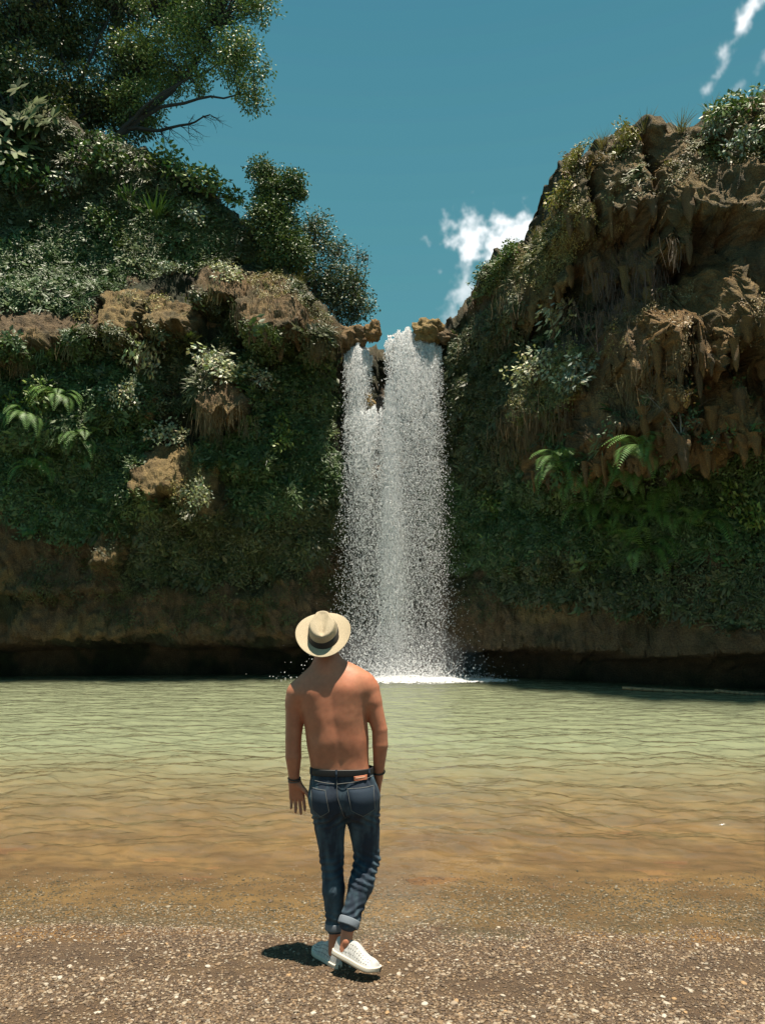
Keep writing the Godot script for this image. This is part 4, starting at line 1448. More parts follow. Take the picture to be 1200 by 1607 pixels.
func on_cloth(x: float, y: float, bones: Array) -> Vector3:
	# the point of the trousers' back at x, y
	var z := 0.25
	for k in 40:
		var d: float = field(Vector3(x, y, z), bones)
		if d < 0.0008: break
		z -= d * 0.9
	return Vector3(x, y, z)

func cloth_patch(pts: Array, bones: Array, lift: float) -> ArrayMesh:
	# a sewn-on piece over the quad pts (top left, top right, bottom right, bottom left), with thickness
	var n := 9
	var v := PackedVector3Array()
	var i := PackedInt32Array()
	for r in n + 2:
		for k in n + 2:
			var tx: float = clampf((k - 0.5) / (n - 1.0), 0.0, 1.0) if k > 0 and k < n + 1 else (0.0 if k == 0 else 1.0)
			var ty: float = clampf((r - 0.5) / (n - 1.0), 0.0, 1.0) if r > 0 and r < n + 1 else (0.0 if r == 0 else 1.0)
			var a: Vector2 = pts[0].lerp(pts[1], tx)
			var b: Vector2 = pts[3].lerp(pts[2], tx)
			if pts.size() > 4: b += pts[4] * (1.0 - absf(tx * 2.0 - 1.0))
			var q: Vector2 = a.lerp(b, ty)
			var p: Vector3 = on_cloth(q.x, q.y, bones)
			var edge: bool = k == 0 or r == 0 or k == n + 1 or r == n + 1
			p.z += -0.004 if edge else lift
			v.append(p)
	return arrays(v, grid_index(n + 2, n + 2))

func stitch(pts: Array, bones: Array, r: float) -> ArrayMesh:
	var v := PackedVector3Array()
	var i := PackedInt32Array()
	for k in pts.size() - 1:
		var n: int = maxi(2, int(pts[k].distance_to(pts[k + 1]) / 0.012))
		for s in n:
			var a: Vector2 = pts[k].lerp(pts[k + 1], float(s) / n)
			var b: Vector2 = pts[k].lerp(pts[k + 1], (s + 1.0) / n)
			tube(v, i, on_cloth(a.x, a.y, bones) + Vector3(0, 0, 0.004), on_cloth(b.x, b.y, bones) + Vector3(0, 0, 0.004), r, r, 4)
	return arrays(v, i)

func shoe(parent: Node3D, heel: Vector3, toe: Vector3, up: Vector3, label: String, side: float) -> void:
	var fwd: Vector3 = (toe - heel).normalized()
	var len0: float = heel.distance_to(toe)
	var rt: Vector3 = fwd.cross(up).normalized()
	var upv: Vector3 = rt.cross(fwd).normalized()
	var b := Basis(rt, upv, -fwd)
	var o := Node3D.new()
	o.name = "shoe"
	parent.add_child(o, true)
	o.transform = Transform3D(b, heel)
	if label: o.set_meta("label", label)
	var n := 40
	var seg := 28
	var v := PackedVector3Array()
	var i := PackedInt32Array()
	var half := func(t: float) -> float: return 0.040 * pow(clampf(sin(PI * clampf(t * 0.5 + 0.03, 0.0, 1.0)), 0.0, 1.0), 0.42) * (1.0 + 0.32 * sm(0.35, 0.72, t)) * sqrt(maxf(0.0, 1.0 - pow(maxf(t - 0.72, 0.0) / 0.281, 2.4))) * sqrt(maxf(0.0, 1.0 - pow(maxf(0.09 - t, 0.0) / 0.0902, 2.0)))
	var high := func(t: float) -> float: return (0.072 - 0.006 * sin(t * 9.0)) * (1.0 - sm(0.36, 0.80, t) * 0.47) * pow(maxf(0.0, 1.0 - pow(maxf(t - 0.78, 0.0) / 0.2205, 2.2)), 0.5) * (0.86 + 0.14 * sm(0.0, 0.12, t)) * sqrt(maxf(0.0, 1.0 - pow(maxf(0.045 - t, 0.0) / 0.0451, 2.0)))
	for r in n + 1:
		var t: float = float(r) / n
		var w: float = half.call(t)
		var h: float = high.call(t)
		for s in seg:
			var a: float = TAU * s / seg
			var ca: float = cos(a)
			var sa: float = sin(a)
			var x: float = signf(ca) * pow(absf(ca), 0.75) * w * (1.0 - 0.30 * maxf(sa, 0.0)) + side * 0.012 * sin(PI * t) * t
			var y: float = 0.02 + (maxf(sa, -0.25) * h if sa > 0.0 else sa * 0.012)
			v.append(Vector3(x, y, -t * len0))
	for r in n:
		for s in seg:
			var s2: int = (s + 1) % seg
			i.append_array([r * seg + s, r * seg + s2, (r + 1) * seg + s, r * seg + s2, (r + 1) * seg + s2, (r + 1) * seg + s])
	var um := mat(lin(0.66, 0.64, 0.61), 0.55)
	um.uv1_triplanar = true
	um.uv1_scale = Vector3(5, 5, 5)
	um.albedo_texture = noise_tex(256, 0.03, 5, 38, FastNoiseLite.TYPE_SIMPLEX, 0.7, 1.0)
	put("upper", arrays(v, i), um, o)
	var sv := PackedVector3Array()
	var si := PackedInt32Array()
	for r in n + 1:
		var t: float = float(r) / n
		var w: float = half.call(t) + 0.004
		for k in 8:
			var c: Vector2 = [Vector2(-0.96, 0), Vector2(-1, 0.3), Vector2(-1, 0.8), Vector2(-0.96, 1), Vector2(0.96, 1), Vector2(1, 0.8), Vector2(1, 0.3), Vector2(0.96, 0)][k]
			sv.append(Vector3(c.x * w + side * 0.012 * sin(PI * t) * t, -0.002 + c.y * 0.024 + 0.010 * sm(0.8, 1.0, t), 0.004 - t * (len0 + 0.008)))
	for r in n:
		for s in 8:
			var s2: int = (s + 1) % 8
			si.append_array([r * 8 + s, r * 8 + s2, (r + 1) * 8 + s, r * 8 + s2, (r + 1) * 8 + s2, (r + 1) * 8 + s])
	put("sole", arrays(sv, si), mat(lin(0.62, 0.55, 0.45), 0.7), o)
	var hv := PackedVector3Array()
	var hi := PackedInt32Array()
	for s in [-1, 1]:
		for row in 3:
			for k in 13:
				var t: float = 0.16 + k * 0.052 + row * 0.02
				if t > 0.86: continue
				var a: float = 0.28 + row * 0.30
				var w: float = half.call(t)
				var h: float = high.call(t)
				var ca: float = cos(a)
				var x: float = s * pow(ca, 0.75) * w * (1.0 - 0.30 * sin(a)) + side * 0.012 * sin(PI * t) * t
				var p := Vector3(x, 0.02 + sin(a) * h, -t * len0)
				var nr := Vector3(s * ca * 1.4, sin(a), 0).normalized()
				tube(hv, hi, p - nr * 0.003, p + nr * 0.0012, 0.0028, 0.0022, 6)
				tube(hv, hi, p + nr * 0.0008, p + nr * 0.0012, 0.0001, 0.0022, 6)
	var pf := put("perforations", arrays(hv, hi), mat(lin(0.10, 0.095, 0.09), 0.9), o)
	pf.set_meta("kind", "stuff")

func make_hat(parent: Node3D, c: Vector3, tilt: float, roll: float) -> void:
	var o := Node3D.new()
	o.name = "hat"
	o.set_meta("label", "cream straw hat with a black band, tipped back")
	parent.add_child(o, true)
	o.position = c
	o.basis = Basis(Vector3.BACK, roll) * Basis(Vector3.RIGHT, tilt)
	var straw := mat(lin(0.72, 0.585, 0.385), 0.75)
	straw.uv1_triplanar = true
	straw.uv1_scale = Vector3(9, 9, 9)
	straw.albedo_texture = noise_tex(256, 0.09, 3, 31, FastNoiseLite.TYPE_SIMPLEX, 0.55, 1.0)
	straw.heightmap_enabled = true
	straw.heightmap_scale = 0.2
	straw.heightmap_texture = noise_tex(256, 0.12, 2, 33, FastNoiseLite.TYPE_CELLULAR)
	var seg := 72
	# crown
	var v := PackedVector3Array()
	var i := PackedInt32Array()
	var rings := 30
	for r in rings + 1:
		var t: float = float(r) / rings
		for s in seg:
			var a: float = TAU * s / seg
			var sx: float = sin(a)
			var cz: float = cos(a)
			var k: float = minf(t / 0.42, 1.0)
			var h: float = 0.090
			var rad: float
			var y: float
			if t < 0.42:
				rad = 0.80 * pow(k, 0.85)
				y = h * (1.0 - 0.05 * k * k)
			else:
				var q: float = (t - 0.42) / 0.58
				rad = 0.80 + 0.20 * sqrt(q)
				y = h * (1.0 - 0.05 - 0.95 * q)
			var p := Vector3(sx * 0.079 * rad, y, cz * 0.098 * rad)
			# the crease along the top and the two pinches at the front
			var top: float = sm(0.55, 1.0, y / h)
			p.y -= top * 0.019 * exp(-pow(p.x / (0.010 + 0.22 * maxf(0.0, 0.075 - p.z) * 0.9), 2.0)) * sm(0.090, 0.045, p.z) * sm(-0.105, -0.06, p.z)
			p.y -= 0.016 * top * sm(0.0, -0.09, p.z) * -1.0 - 0.012 * top * sm(-0.02, 0.09, p.z) * -1.0
			var pin: float = top * exp(-pow((p.z + 0.050) / 0.030, 2.0)) * exp(-pow((absf(p.x) - 0.062) / 0.026, 2.0))
			p.x -= signf(p.x) * 0.020 * pin
			v.append(p)
	for r in rings:
		for s in seg:
			var s2: int = (s + 1) % seg
			i.append_array([r * seg + s, r * seg + s2, (r + 1) * seg + s, r * seg + s2, (r + 1) * seg + s2, (r + 1) * seg + s])
	put("crown", arrays(v, i), straw, o)
	# brim, two faces and a rolled edge
	v = PackedVector3Array()
	i = PackedInt32Array()
	var prof := []
	for k in 11: prof.append([k / 10.0, 0.0017])
	prof.append([1.018, 0.0010])
	prof.append([1.018, -0.0010])
	for k in 11: prof.append([1.0 - k / 10.0, -0.0017])
	for q in prof:
		for s in seg:
			var a: float = TAU * s / seg
			var ix: float = sin(a) * 0.078
			var iz: float = cos(a) * 0.097
			var ox: float = sin(a) * 0.146
			var oz: float = cos(a) * 0.158
			var t: float = q[0]
			var curl: float = t * t * (0.020 * pow(absf(sin(a)), 2.0) - 0.012 * maxf(-cos(a), 0.0) - 0.004 * maxf(cos(a), 0.0))
			v.append(Vector3(lerpf(ix, ox, t), curl + q[1], lerpf(iz, oz, t)))
	for r in prof.size() - 1:
		for s in seg:
			var s2: int = (s + 1) % seg
			i.append_array([r * seg + s, r * seg + s2, (r + 1) * seg + s, r * seg + s2, (r + 1) * seg + s2, (r + 1) * seg + s])
	put("brim", arrays(v, i), straw, o)
	# ribbon
	v = PackedVector3Array()
	i = PackedInt32Array()
	for q in [[0.0, 0.002], [0.0, 0.0035], [0.026, 0.003], [0.026, 0.0]]:
		for s in seg:
			var a: float = TAU * s / seg
			var hh: float = q[0] / 0.090
			var rad: float = 0.80 + 0.20 * sqrt(maxf(0.0, 1.0 - (hh + 0.02) / 0.95))
			v.append(Vector3(sin(a) * (0.079 * rad + q[1]), q[0] + 0.001, cos(a) * (0.098 * rad + q[1])))
	for r in 3:
		for s in seg:
			var s2: int = (s + 1) % seg
			i.append_array([r * seg + s, r * seg + s2, (r + 1) * seg + s, r * seg + s2, (r + 1) * seg + s2, (r + 1) * seg + s])
	put("band", arrays(v, i), mat(lin(0.012, 0.011, 0.012), 0.6), o)

func belt_mesh(bones: Array, y: float, h: float) -> ArrayMesh:
	var v := PackedVector3Array()
	var i := PackedInt32Array()
	var seg := 72
	for s in seg:
		var a: float = TAU * s / seg
		var dirv := Vector3(cos(a), 0, sin(a))
		var r := 0.3
		for k in 40:
			var d: float = field(Vector3(0, y, 0) + dirv * r, bones)
			if d < 0.0005: break
			r -= d * 0.9
		for q in [[-0.5, -0.004], [-0.5, 0.004], [-0.4, 0.0065], [0.4, 0.0065], [0.5, 0.004], [0.5, -0.004]]:
			v.append(Vector3(0, y + q[0] * h, 0) + dirv * (r + q[1]))
	for s in seg:
		for k in 5:
			var p0: int = s * 6 + k
			var q0: int = ((s + 1) % seg) * 6 + k
			i.append_array([p0, q0, p0 + 1, p0 + 1, q0, q0 + 1])
	return arrays(v, i)

func px(u: float, v: float) -> Vector2:
	var p: Vector3 = at(u, v, 4.08)
	return Vector2(p.x + 0.215, p.y)

func make_person() -> void:
	var o := base("person", Vector3(-0.215, 0.0, -4.17))
	o.position.y = ground_y(-0.24, 4.2) + 0.002
	tag(o, "bare-backed person in blue jeans, white shoes and straw hat facing the fall", "person")
	var hc := Vector3(-0.095, 1.600, 0.0)
	var hu := Vector3(0, cos(0.55), sin(0.55))
	var hf := Vector3(0, sin(0.55), -cos(0.55))
	# --- body
	var B := []
	B.append(bone(-0.045, 1.36, 0.0, -0.012, 1.10, 0.0, 0.122, 0.112, 0.06, 0.80))
	B.append(bone(-0.020, 1.12, 0.0, 0.000, 0.90, 0.0, 0.112, 0.112, 0.06, 0.80))
	B.append(bone(-0.128, 1.320, 0.0, -0.078, 1.10, 0.0, 0.094, 0.086, 0.07, 0.92))
	B.append(bone(0.034, 1.330, 0.0, 0.030, 1.10, 0.0, 0.096, 0.082, 0.07, 0.92))
	B.append(bone(-0.074, 1.10, 0.0, -0.064, 0.88, 0.0, 0.085, 0.091, 0.06, 0.95))
	B.append(bone(0.030, 1.10, 0.0, 0.064, 0.88, 0.0, 0.081, 0.090, 0.06, 0.95))
	B.append(bone(-0.150, 1.33, 0.040, -0.118, 1.22, 0.036, 0.044, 0.036, 0.10))
	B.append(bone(0.050, 1.34, 0.040, 0.030, 1.22, 0.036, 0.044, 0.036, 0.10))
	B.append(bone(-0.088, 1.472, 0.010, -0.215, 1.352, 0.008, 0.042, 0.046, 0.06))
	B.append(bone(-0.072, 1.478, 0.010, 0.115, 1.388, 0.008, 0.044, 0.050, 0.06))
	B.append(bone(-0.076, 1.40, 0.010, -0.086, 1.535, 0.003, 0.060, 0.056, 0.05))
	# left arm
	B.append(bone(-0.236, 1.318, 0.0, -0.246, 1.270, 0.0, 0.060, 0.054, 0.045))
	B.append(bone(-0.244, 1.29, 0.0, -0.254, 1.085, -0.004, 0.054, 0.042, 0.010))
	B.append(bone(-0.254, 1.085, -0.004, -0.252, 1.00, -0.006, 0.0420, 0.042, 0.004))
	B.append(bone(-0.252, 1.00, -0.006, -0.247, 0.872, -0.018, 0.042, 0.0255, 0.004))
	# right arm
	B.append(bone(0.140, 1.338, 0.0, 0.156, 1.285, 0.008, 0.062, 0.054, 0.045))
	B.append(bone(0.154, 1.30, 0.006, 0.200, 1.140, 0.006, 0.053, 0.0405, 0.012))
	B.append(bone(0.200, 1.140, 0.006, 0.203, 1.06, 0.002, 0.0405, 0.041, 0.004))
	B.append(bone(0.203, 1.06, 0.002, 0.194, 0.905, -0.026, 0.041, 0.0255, 0.004))
	# legs inside the jeans
	B.append(bone(-0.062, 0.88, 0.0, -0.046, 0.50, -0.012, 0.070, 0.042, 0.03))
	B.append(bone(0.070, 0.88, 0.0, 0.135, 0.49, -0.040, 0.070, 0.042, 0.03))
	B.append(bone(-0.046, 0.50, -0.012, -0.026, 0.24, 0.0, 0.040, 0.032, 0.02))
	B.append(bone(0.135, 0.49, -0.040, 0.052, 0.25, 0.112, 0.040, 0.032, 0.02))
	# ankles
	B.append(bone(-0.026, 0.24, 0.0, -0.027, 0.055, 0.012, 0.031, 0.030, 0.02))
	B.append(bone(0.052, 0.25, 0.112, 0.030, 0.112, 0.138, 0.032, 0.029, 0.02))
	B.append(bone(0.040, 0.158, 0.158, 0.040, 0.156, 0.158, 0.011, 0.011, 0.02))
	var mesh := nets(B, 0.0075)
	var v: PackedVector3Array = mesh[0]
	var i: PackedInt32Array = mesh[1]
	# head with a face, hidden from behind by the hat
	var H := []
	var hb := func(p: Vector3, q: Vector3, ra: float, rb: float, k: float) -> Array: return [hc + Vector3.RIGHT * p.x + hu * p.y + hf * p.z, hc + Vector3.RIGHT * q.x + hu * q.y + hf * q.z, ra, rb, k, 1.0]
	H.append(hb.call(Vector3(0, 0.02, -0.025), Vector3(0, 0.025, 0.03), 0.083, 0.078, 0.03))
	H.append(hb.call(Vector3(0, -0.045, 0.03), Vector3(0, -0.085, 0.055), 0.060, 0.036, 0.04))
	H.append(hb.call(Vector3(-0.045, -0.03, 0.02), Vector3(0.045, -0.03, 0.02), 0.042, 0.042, 0.03))
	H.append(hb.call(Vector3(0, 0.015, 0.098), Vector3(0, -0.022, 0.116), 0.009, 0.014, 0.02))
	H.append(hb.call(Vector3(-0.032, 0.025, 0.092), Vector3(0.032, 0.025, 0.092), 0.011, 0.011, 0.02))
	H.append(hb.call(Vector3(-0.018, -0.056, 0.092), Vector3(0.018, -0.056, 0.092), 0.009, 0.009, 0.012))
	for s in [-1.0, 1.0]:
		H.append(hb.call(Vector3(s * 0.083, 0.018, -0.004), Vector3(s * 0.080, -0.022, 0.004), 0.015, 0.010, 0.010))
	H.append(hb.call(Vector3(0, -0.03, -0.01), Vector3(0, -0.12, -0.02), 0.060, 0.056, 0.03))
	var hm := nets(H, 0.005)
	var hn: int = v.size()
	v.append_array(hm[0])
	for t in hm[1]: i.append(t + hn)
	# hands
	for left in [true, false]:
		var F := []
		var w: Vector3 = Vector3(-0.247, 0.880, -0.020) if left else Vector3(0.194, 0.912, -0.030)
		var d: Vector3 = Vector3(0.17, -0.98, -0.06).normalized() if left else Vector3(-0.12, -0.93, -0.34).normalized()
		var ac: Vector3 = Vector3(0.98, 0.17, 0.10).normalized() if left else Vector3(-0.35, 0.0, -0.93).normalized()
		ac = (ac - d * ac.dot(d)).normalized()
		var pn: Vector3 = ac.cross(d)
		if left and pn.z < 0.0: pn = -pn
		if not left and pn.x > 0.0: pn = -pn
		F.append([w - d * 0.02, w + d * 0.02, 0.026, 0.024, 0.02, 1.0])
		var spread := [0.031, 0.0105, -0.0105, -0.030]
		var lens := [0.071, 0.079, 0.073, 0.057]
		var curl := [0.35, 0.30, 0.42, 0.55] if left else [0.5, 0.5, 0.5, 0.55]
		for k in 4:
			var kn: Vector3 = w + d * (0.094 - absf(k - 1.2) * 0.005) + ac * spread[k]
			F.append([w + d * 0.012 + ac * spread[k] * 0.5, kn, 0.0165, 0.0115, 0.014, 1.0])
			var dir: Vector3 = (d + ac * spread[k] * 2.6 + pn * curl[k] * 0.5).normalized()
			var a: Vector3 = kn
			for q in 3:
				var ln: float = lens[k] * [0.46, 0.30, 0.24][q]
				var b: Vector3 = a + dir * ln
				F.append([a, b, [0.0098, 0.0088, 0.0080][q] - (0.001 if k == 3 else 0.0), [0.0088, 0.0080, 0.0068][q] - (0.001 if k == 3 else 0.0), 0.004, 1.0])
				a = b
				dir = (dir + pn * curl[k] * 0.75).normalized()
		var t0: Vector3 = w + d * 0.022 + ac * 0.020 + pn * 0.006
		var t1: Vector3 = w + d * 0.056 + ac * 0.050 + pn * 0.020
		var t2: Vector3 = w + d * 0.080 + ac * 0.068 + pn * 0.030
		var t3: Vector3 = w + d * 0.100 + ac * 0.076 + pn * 0.038
		F.append([t0, t1, 0.017, 0.0125, 0.014, 1.0])
		F.append([t1, t2, 0.0115, 0.0100, 0.005, 1.0])
		F.append([t2, t3, 0.0100, 0.0078, 0.004, 1.0])
		var fm := nets(F, 0.0032)
		var fn: int = v.size()
		v.append_array(fm[0])
		for t in fm[1]: i.append(t + fn)
	# shallow furrow of the spine, muscle relief, skin tone
	var nn := normals_of(v, i)
	var col := PackedColorArray()
	col.resize(v.size())
	for k in v.size():
		var p: Vector3 = v[k]
		if nn[k].z > 0.1 and p.y > 0.95 and p.y < 1.44 and p.x > -0.22 and p.x < 0.13:
			var sp: float = lerpf(0.0, -0.052, sm(0.95, 1.35, p.y))
			v[k] -= nn[k] * 0.0022 * exp(-pow((p.x - sp) / 0.016, 2.0)) * sm(1.44, 1.34, p.y)
			v[k] += nn[k] * 0.0015 * n_fine.get_noise_3d(p.x * 6.0, p.y * 4.0, 3.0)
		var tone: float = 1.0 + 0.16 * n_fine.get_noise_3d(p.x * 5.0, p.y * 5.0, p.z * 5.0) + 0.12 * n_fine.get_noise_3d(p.x * 22.0, p.y * 22.0, p.z * 22.0)
		var red: float = 0.5 + 0.5 * n_mid.get_noise_3d(p.x * 14.0, p.y * 14.0, 4.0)
		col[k] = Color(0.45 * tone, lerpf(0.190, 0.158, red) * tone, lerpf(0.104, 0.084, red) * tone)
		var q: Vector3 = p - hc
		var fx: float = q.x
		var fy: float = q.dot(hu)
		var fz: float = q.dot(hf)
		if k >= hn and fz > 0.06 and fy < 0.06 and fy > -0.08:
			if Vector2(absf(fx) - 0.031, fy - 0.008).length() < 0.010: col[k] = Color(0.03, 0.02, 0.015)
			elif absf(fy - 0.030) < 0.006 and absf(absf(fx) - 0.033) < 0.018: col[k] = Color(0.03, 0.02, 0.015)
			elif absf(fy + 0.056) < 0.008 and absf(fx) < 0.024: col[k] = Color(0.36, 0.13, 0.10)
	var skin := mat(Color.WHITE, 0.52, true)
	skin.subsurf_scatter_enabled = true
	skin.subsurf_scatter_strength = 0.06
	put("body", arrays(v, i, col), skin, o)
	# --- short hair under the hat
	var hair := []
	hair.append(hb.call(Vector3(0, 0.018, -0.028), Vector3(0, 0.022, 0.022), 0.086, 0.080, 0.02))
	var hr := nets(hair, 0.008)
	put("hair", arrays(hr[0], hr[1]), mat(lin(0.015, 0.012, 0.010), 0.6), o)
	make_hat(o, Vector3(-0.100, 1.640, 0.034), 0.86, 0.06)
	put("necklace", ring(Vector3(-0.079, 1.468, 0.008), Vector3(0.10, 1, -0.35), 0.0655, 0.0035, 0.0016, 1.0), mat(lin(0.62, 0.60, 0.56), 0.4), o)
	# --- jeans
	var J := []
	J.append(bone(-0.060, 0.935, 0.0, -0.066, 0.81, 0.01, 0.0985, 0.100, 0.03))
	J.append(bone(0.062, 0.935, 0.0, 0.096, 0.81, 0.01, 0.0985, 0.100, 0.03))
	J.append(bone(0.0, 0.935, 0.0, 0.015, 0.83, 0.0, 0.101, 0.105, 0.03))
	J.append(bone(-0.062, 0.80, 0.048, -0.060, 0.765, 0.046, 0.078, 0.076, 0.04))
	J.append(bone(0.092, 0.80, 0.048, 0.092, 0.765, 0.046, 0.080, 0.076, 0.04))
	J.append(bone(-0.067, 0.80, 0.005, -0.046, 0.50, -0.012, 0.099, 0.060, 0.022))
	J.append(bone(0.104, 0.80, 0.005, 0.135, 0.49, -0.040, 0.097, 0.063, 0.022))
	J.append(bone(-0.046, 0.50, -0.012, -0.033, 0.35, 0.012, 0.058, 0.054, 0.02))
	J.append(bone(-0.033, 0.35, 0.012, -0.026, 0.170, 0.002, 0.054, 0.0425, 0.02))
	J.append(bone(0.135, 0.49, -0.040, 0.107, 0.385, 0.040, 0.062, 0.060, 0.02))
	J.append(bone(0.107, 0.385, 0.040, 0.050, 0.232, 0.118, 0.059, 0.046, 0.02))
	var jm := nets(J, 0.0065)
	var jv: PackedVector3Array = jm[0]
	var ji: PackedInt32Array = jm[1]
	var jt := PackedInt32Array()
	for t in range(0, ji.size(), 3):
		if minf(jv[ji[t]].y, minf(jv[ji[t + 1]].y, jv[ji[t + 2]].y)) < 0.948:
			jt.append_array([ji[t], ji[t + 1], ji[t + 2]])
	ji = jt
	for k in jv.size():
		if jv[k].y > 0.946: jv[k].y = 0.946
	var jn := normals_of(jv, ji)
	var jc := PackedColorArray()
	jc.resize(jv.size())
	for k in jv.size():
		var p: Vector3 = jv[k]
		var rightleg: bool = p.x > 0.055 or p.z > 0.07 and p.y < 0.5
		var wob: float = n_fine.get_noise_3d(p.x * 4.0, p.y * 4.0, p.z * 4.0)
		var fold := 0.0
		var kn: float = 0.455 if rightleg else 0.465
		var win: float = exp(-pow((p.y - kn) / 0.065, 2.0))
		var slant: float = p.x * (0.55 if rightleg else -0.25)
		fold += win * (0.0065 if rightleg else 0.0035) * sin((p.y + slant) * 190.0 + wob * 2.5) * sm(-0.2, 0.7, jn[k].z + 0.5 * (1.0 if rightleg else 0.6) * absf(jn[k].x))
		fold += exp(-pow((p.y - 0.70) / 0.035, 2.0)) * 0.005 * sin((p.y + p.x * (0.5 if rightleg else -0.5)) * 180.0 + wob * 3.0)
		fold += exp(-pow((p.y - (0.27 if rightleg else 0.21)) / 0.05, 2.0)) * 0.004 * sin((p.y - slant * 0.5) * 210.0 + wob * 3.5)
		fold += 0.0035 * sin((p.y * 0.6 + p.x * 1.6) * 120.0 + wob * 4.0) * sm(0.78, 0.86, p.y) * sm(0.93, 0.88, p.y) * sm(0.09, 0.16, p.x)
		fold += 0.004 * wob + 0.0022 * n_fine.get_noise_3d(p.x * 12.0, p.y * 7.0, p.z * 12.0)
		jv[k] = p + jn[k] * fold
		# worn and faded denim
		var fade: float = 0.20 + 0.75 * n_fine.get_noise_3d(p.x * 5.0, p.y * 1.6, p.z * 5.0) + 0.35 * n_fine.get_noise_3d(p.x * 14.0, p.y * 3.0, p.z * 14.0)
		fade += 30.0 * maxf(fold, 0.0)
		fade = clampf(fade + 0.15 * n_fine.get_noise_3d(p.x * 30.0, p.y * 30.0, p.z * 30.0), 0.0, 1.0)
		jc[k] = Color(0.017, 0.034, 0.062).lerp(Color(0.13, 0.23, 0.29), fade)
	var jeans := Node3D.new()
	jeans.name = "jeans"
	o.add_child(jeans, true)
	var denim := mat(Color.WHITE, 0.85, true)
	denim.uv1_triplanar = true
	denim.uv1_scale = Vector3(14, 14, 14)
	denim.albedo_texture = noise_tex(256, 0.16, 2, 35, FastNoiseLite.TYPE_SIMPLEX, 0.6, 1.0)
	denim.heightmap_enabled = true
	denim.heightmap_scale = 0.05
	denim.heightmap_texture = noise_tex(256, 0.2, 2, 36)
	put("cloth", arrays(jv, ji, jc), denim, jeans)
	var pocket_mat: StandardMaterial3D = denim.duplicate()
	pocket_mat.vertex_color_use_as_albedo = false
	pocket_mat.albedo_color = lin(0.026, 0.05, 0.085)
	var thread := mat(lin(0.15, 0.15, 0.14), 0.8)
	var pl := [px(487, 1236), px(511, 1238), px(517, 1271), px(490, 1271), Vector2(0, -0.028)]
	var pr := [px(545, 1236), px(586, 1233), px(588, 1270), px(552, 1270), Vector2(0, -0.028)]
	for q in [pl, pr]:
		var pk := put("pocket", cloth_patch(q, J, 0.0035), pocket_mat, jeans)
		put("stitching", stitch([q[0], q[3], (q[3] + q[2]) * 0.5 + q[4], q[2], q[1], q[0]], J, 0.0013), thread, pk)
	put("yoke_seam", stitch([px(487, 1224), px(510, 1227), px(529, 1229), px(555, 1226), px(585, 1219)], J, 0.0014), thread, jeans)
	put("centre_seam", stitch([px(528, 1216), px(529, 1229), px(530, 1250), px(535, 1266), px(541, 1286)], J, 0.0014), thread, jeans)
	put("belt", belt_mesh(J, 0.934, 0.033), mat(lin(0.012, 0.011, 0.011), 0.5), jeans)
	for u in [487.5, 528.0, 579.0]:
		var q: Vector2 = px(u, 1206)
		var lp := PackedVector3Array()
		var li := PackedInt32Array()
		var z0: Vector3 = on_cloth(q.x, 0.93, J) + Vector3(0, 0, 0.009)
		tube(lp, li, z0 + Vector3(0, -0.024, -0.004), z0 + Vector3(0, 0.0, 0.001), 0.0055, 0.0055, 6)
		tube(lp, li, z0 + Vector3(0, 0.0, 0.001), z0 + Vector3(0, 0.022, -0.004), 0.0055, 0.0055, 6)
		put("belt_loop", arrays(lp, li), pocket_mat, jeans)
	var pa := put("leather_patch", cloth_patch([px(554, 1217), px(576, 1215), px(576, 1223), px(555, 1224)], J, 0.005), mat(lin(0.42, 0.13, 0.06), 0.6), jeans)
	pa.set_meta("label", "small reddish label sewn to the waistband")
	put("print", cloth_patch([px(557, 1219), px(573, 1217.6), px(573, 1219.4), px(557, 1220.8)], J, 0.0065), mat(lin(0.55, 0.32, 0.22), 0.6), pa)
	var cuff_mat: StandardMaterial3D = denim.duplicate()
	cuff_mat.vertex_color_use_as_albedo = false
	cuff_mat.albedo_color = lin(0.26, 0.30, 0.35)
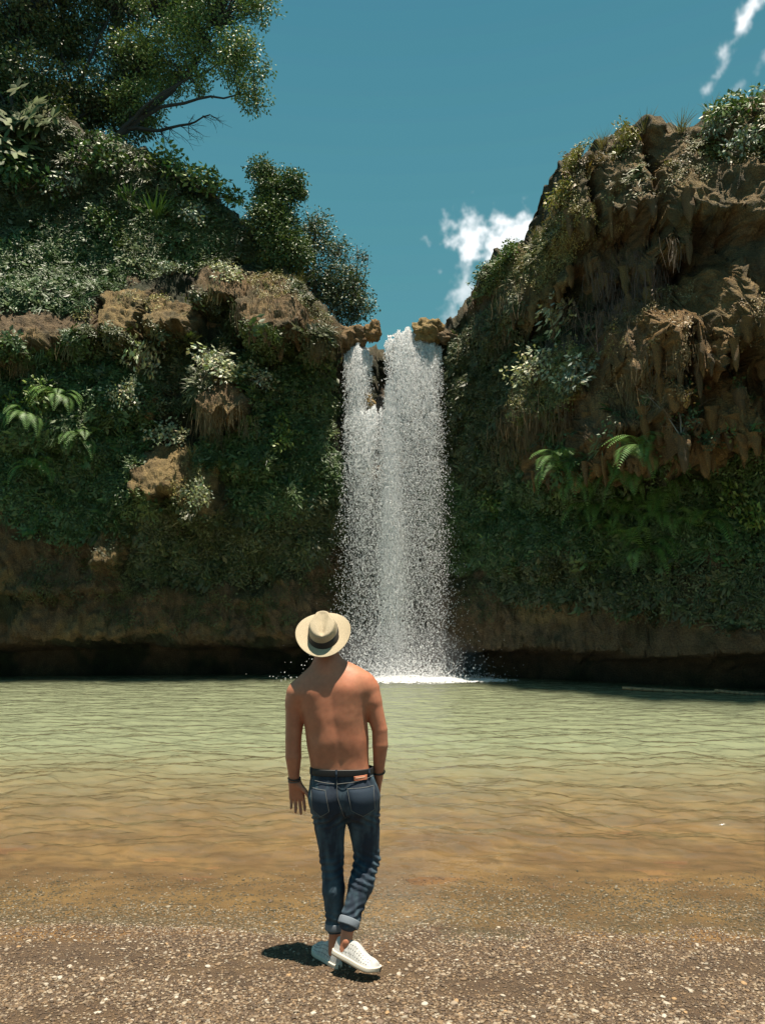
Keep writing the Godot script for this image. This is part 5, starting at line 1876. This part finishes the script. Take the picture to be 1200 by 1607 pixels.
	put("cuff", ring(Vector3(-0.026, 0.178, 0.002), Vector3(0.02, 1, 0.0), 0.0455, 0.036, 0.0055), cuff_mat, jeans)
	put("cuff", ring(Vector3(0.050, 0.232, 0.118), Vector3(0.30, 0.80, -0.42), 0.0490, 0.036, 0.0055), cuff_mat, jeans)
	# --- shoes, wrists
	shoe(o, Vector3(0.000, 0.000, 0.070), Vector3(-0.118, 0.004, -0.165), Vector3.UP, "white perforated slip-on shoe flat on the gravel", -1.0)
	shoe(o, Vector3(-0.030, 0.092, 0.118), Vector3(0.196, 0.038, 0.215), Vector3(0.14, 1.0, -0.12), "white perforated slip-on shoe lifted in mid-step", 1.0)
	var dark := mat(lin(0.025, 0.022, 0.022), 0.5)
	put("bracelet", ring(Vector3(-0.247, 0.890, -0.016), Vector3(0.02, 1, 0.2), 0.0315, 0.007, 0.0035), dark, o)
	put("bracelet", ring(Vector3(-0.246, 0.878, -0.018), Vector3(-0.08, 1, 0.2), 0.0315, 0.006, 0.0030), mat(lin(0.16, 0.11, 0.09), 0.5), o)
	put("bracelet", ring(Vector3(0.195, 0.922, -0.022), Vector3(-0.02, 1, 0.4), 0.0315, 0.007, 0.0035), dark, o)

func _ready() -> void:
	noise(n_big, 5, FastNoiseLite.TYPE_SIMPLEX_SMOOTH, 0.16, 3)
	noise(n_mid, 6, FastNoiseLite.TYPE_SIMPLEX_SMOOTH, 0.5, 3)
	noise(n_fine, 8, FastNoiseLite.TYPE_SIMPLEX_SMOOTH, 1.7, 3)
	noise(n_cell, 9, FastNoiseLite.TYPE_CELLULAR, 0.75, 2)
	noise(n_ridge, 10, FastNoiseLite.TYPE_SIMPLEX_SMOOTH, 0.8, 3, FastNoiseLite.FRACTAL_RIDGED)
	make_camera_and_sun()
	make_sky()
	var ground := make_ground()
	make_water()
	make_cliffs()
	make_stones(ground)
	hang_drips(right_cliff, right_feats, 230, 61)
	hang_drips(left_cliff, left_feats, 60, 62)
	make_shore_foam()
	make_boulders()
	make_bamboo()
	make_plants()
	make_fall()
	make_person()
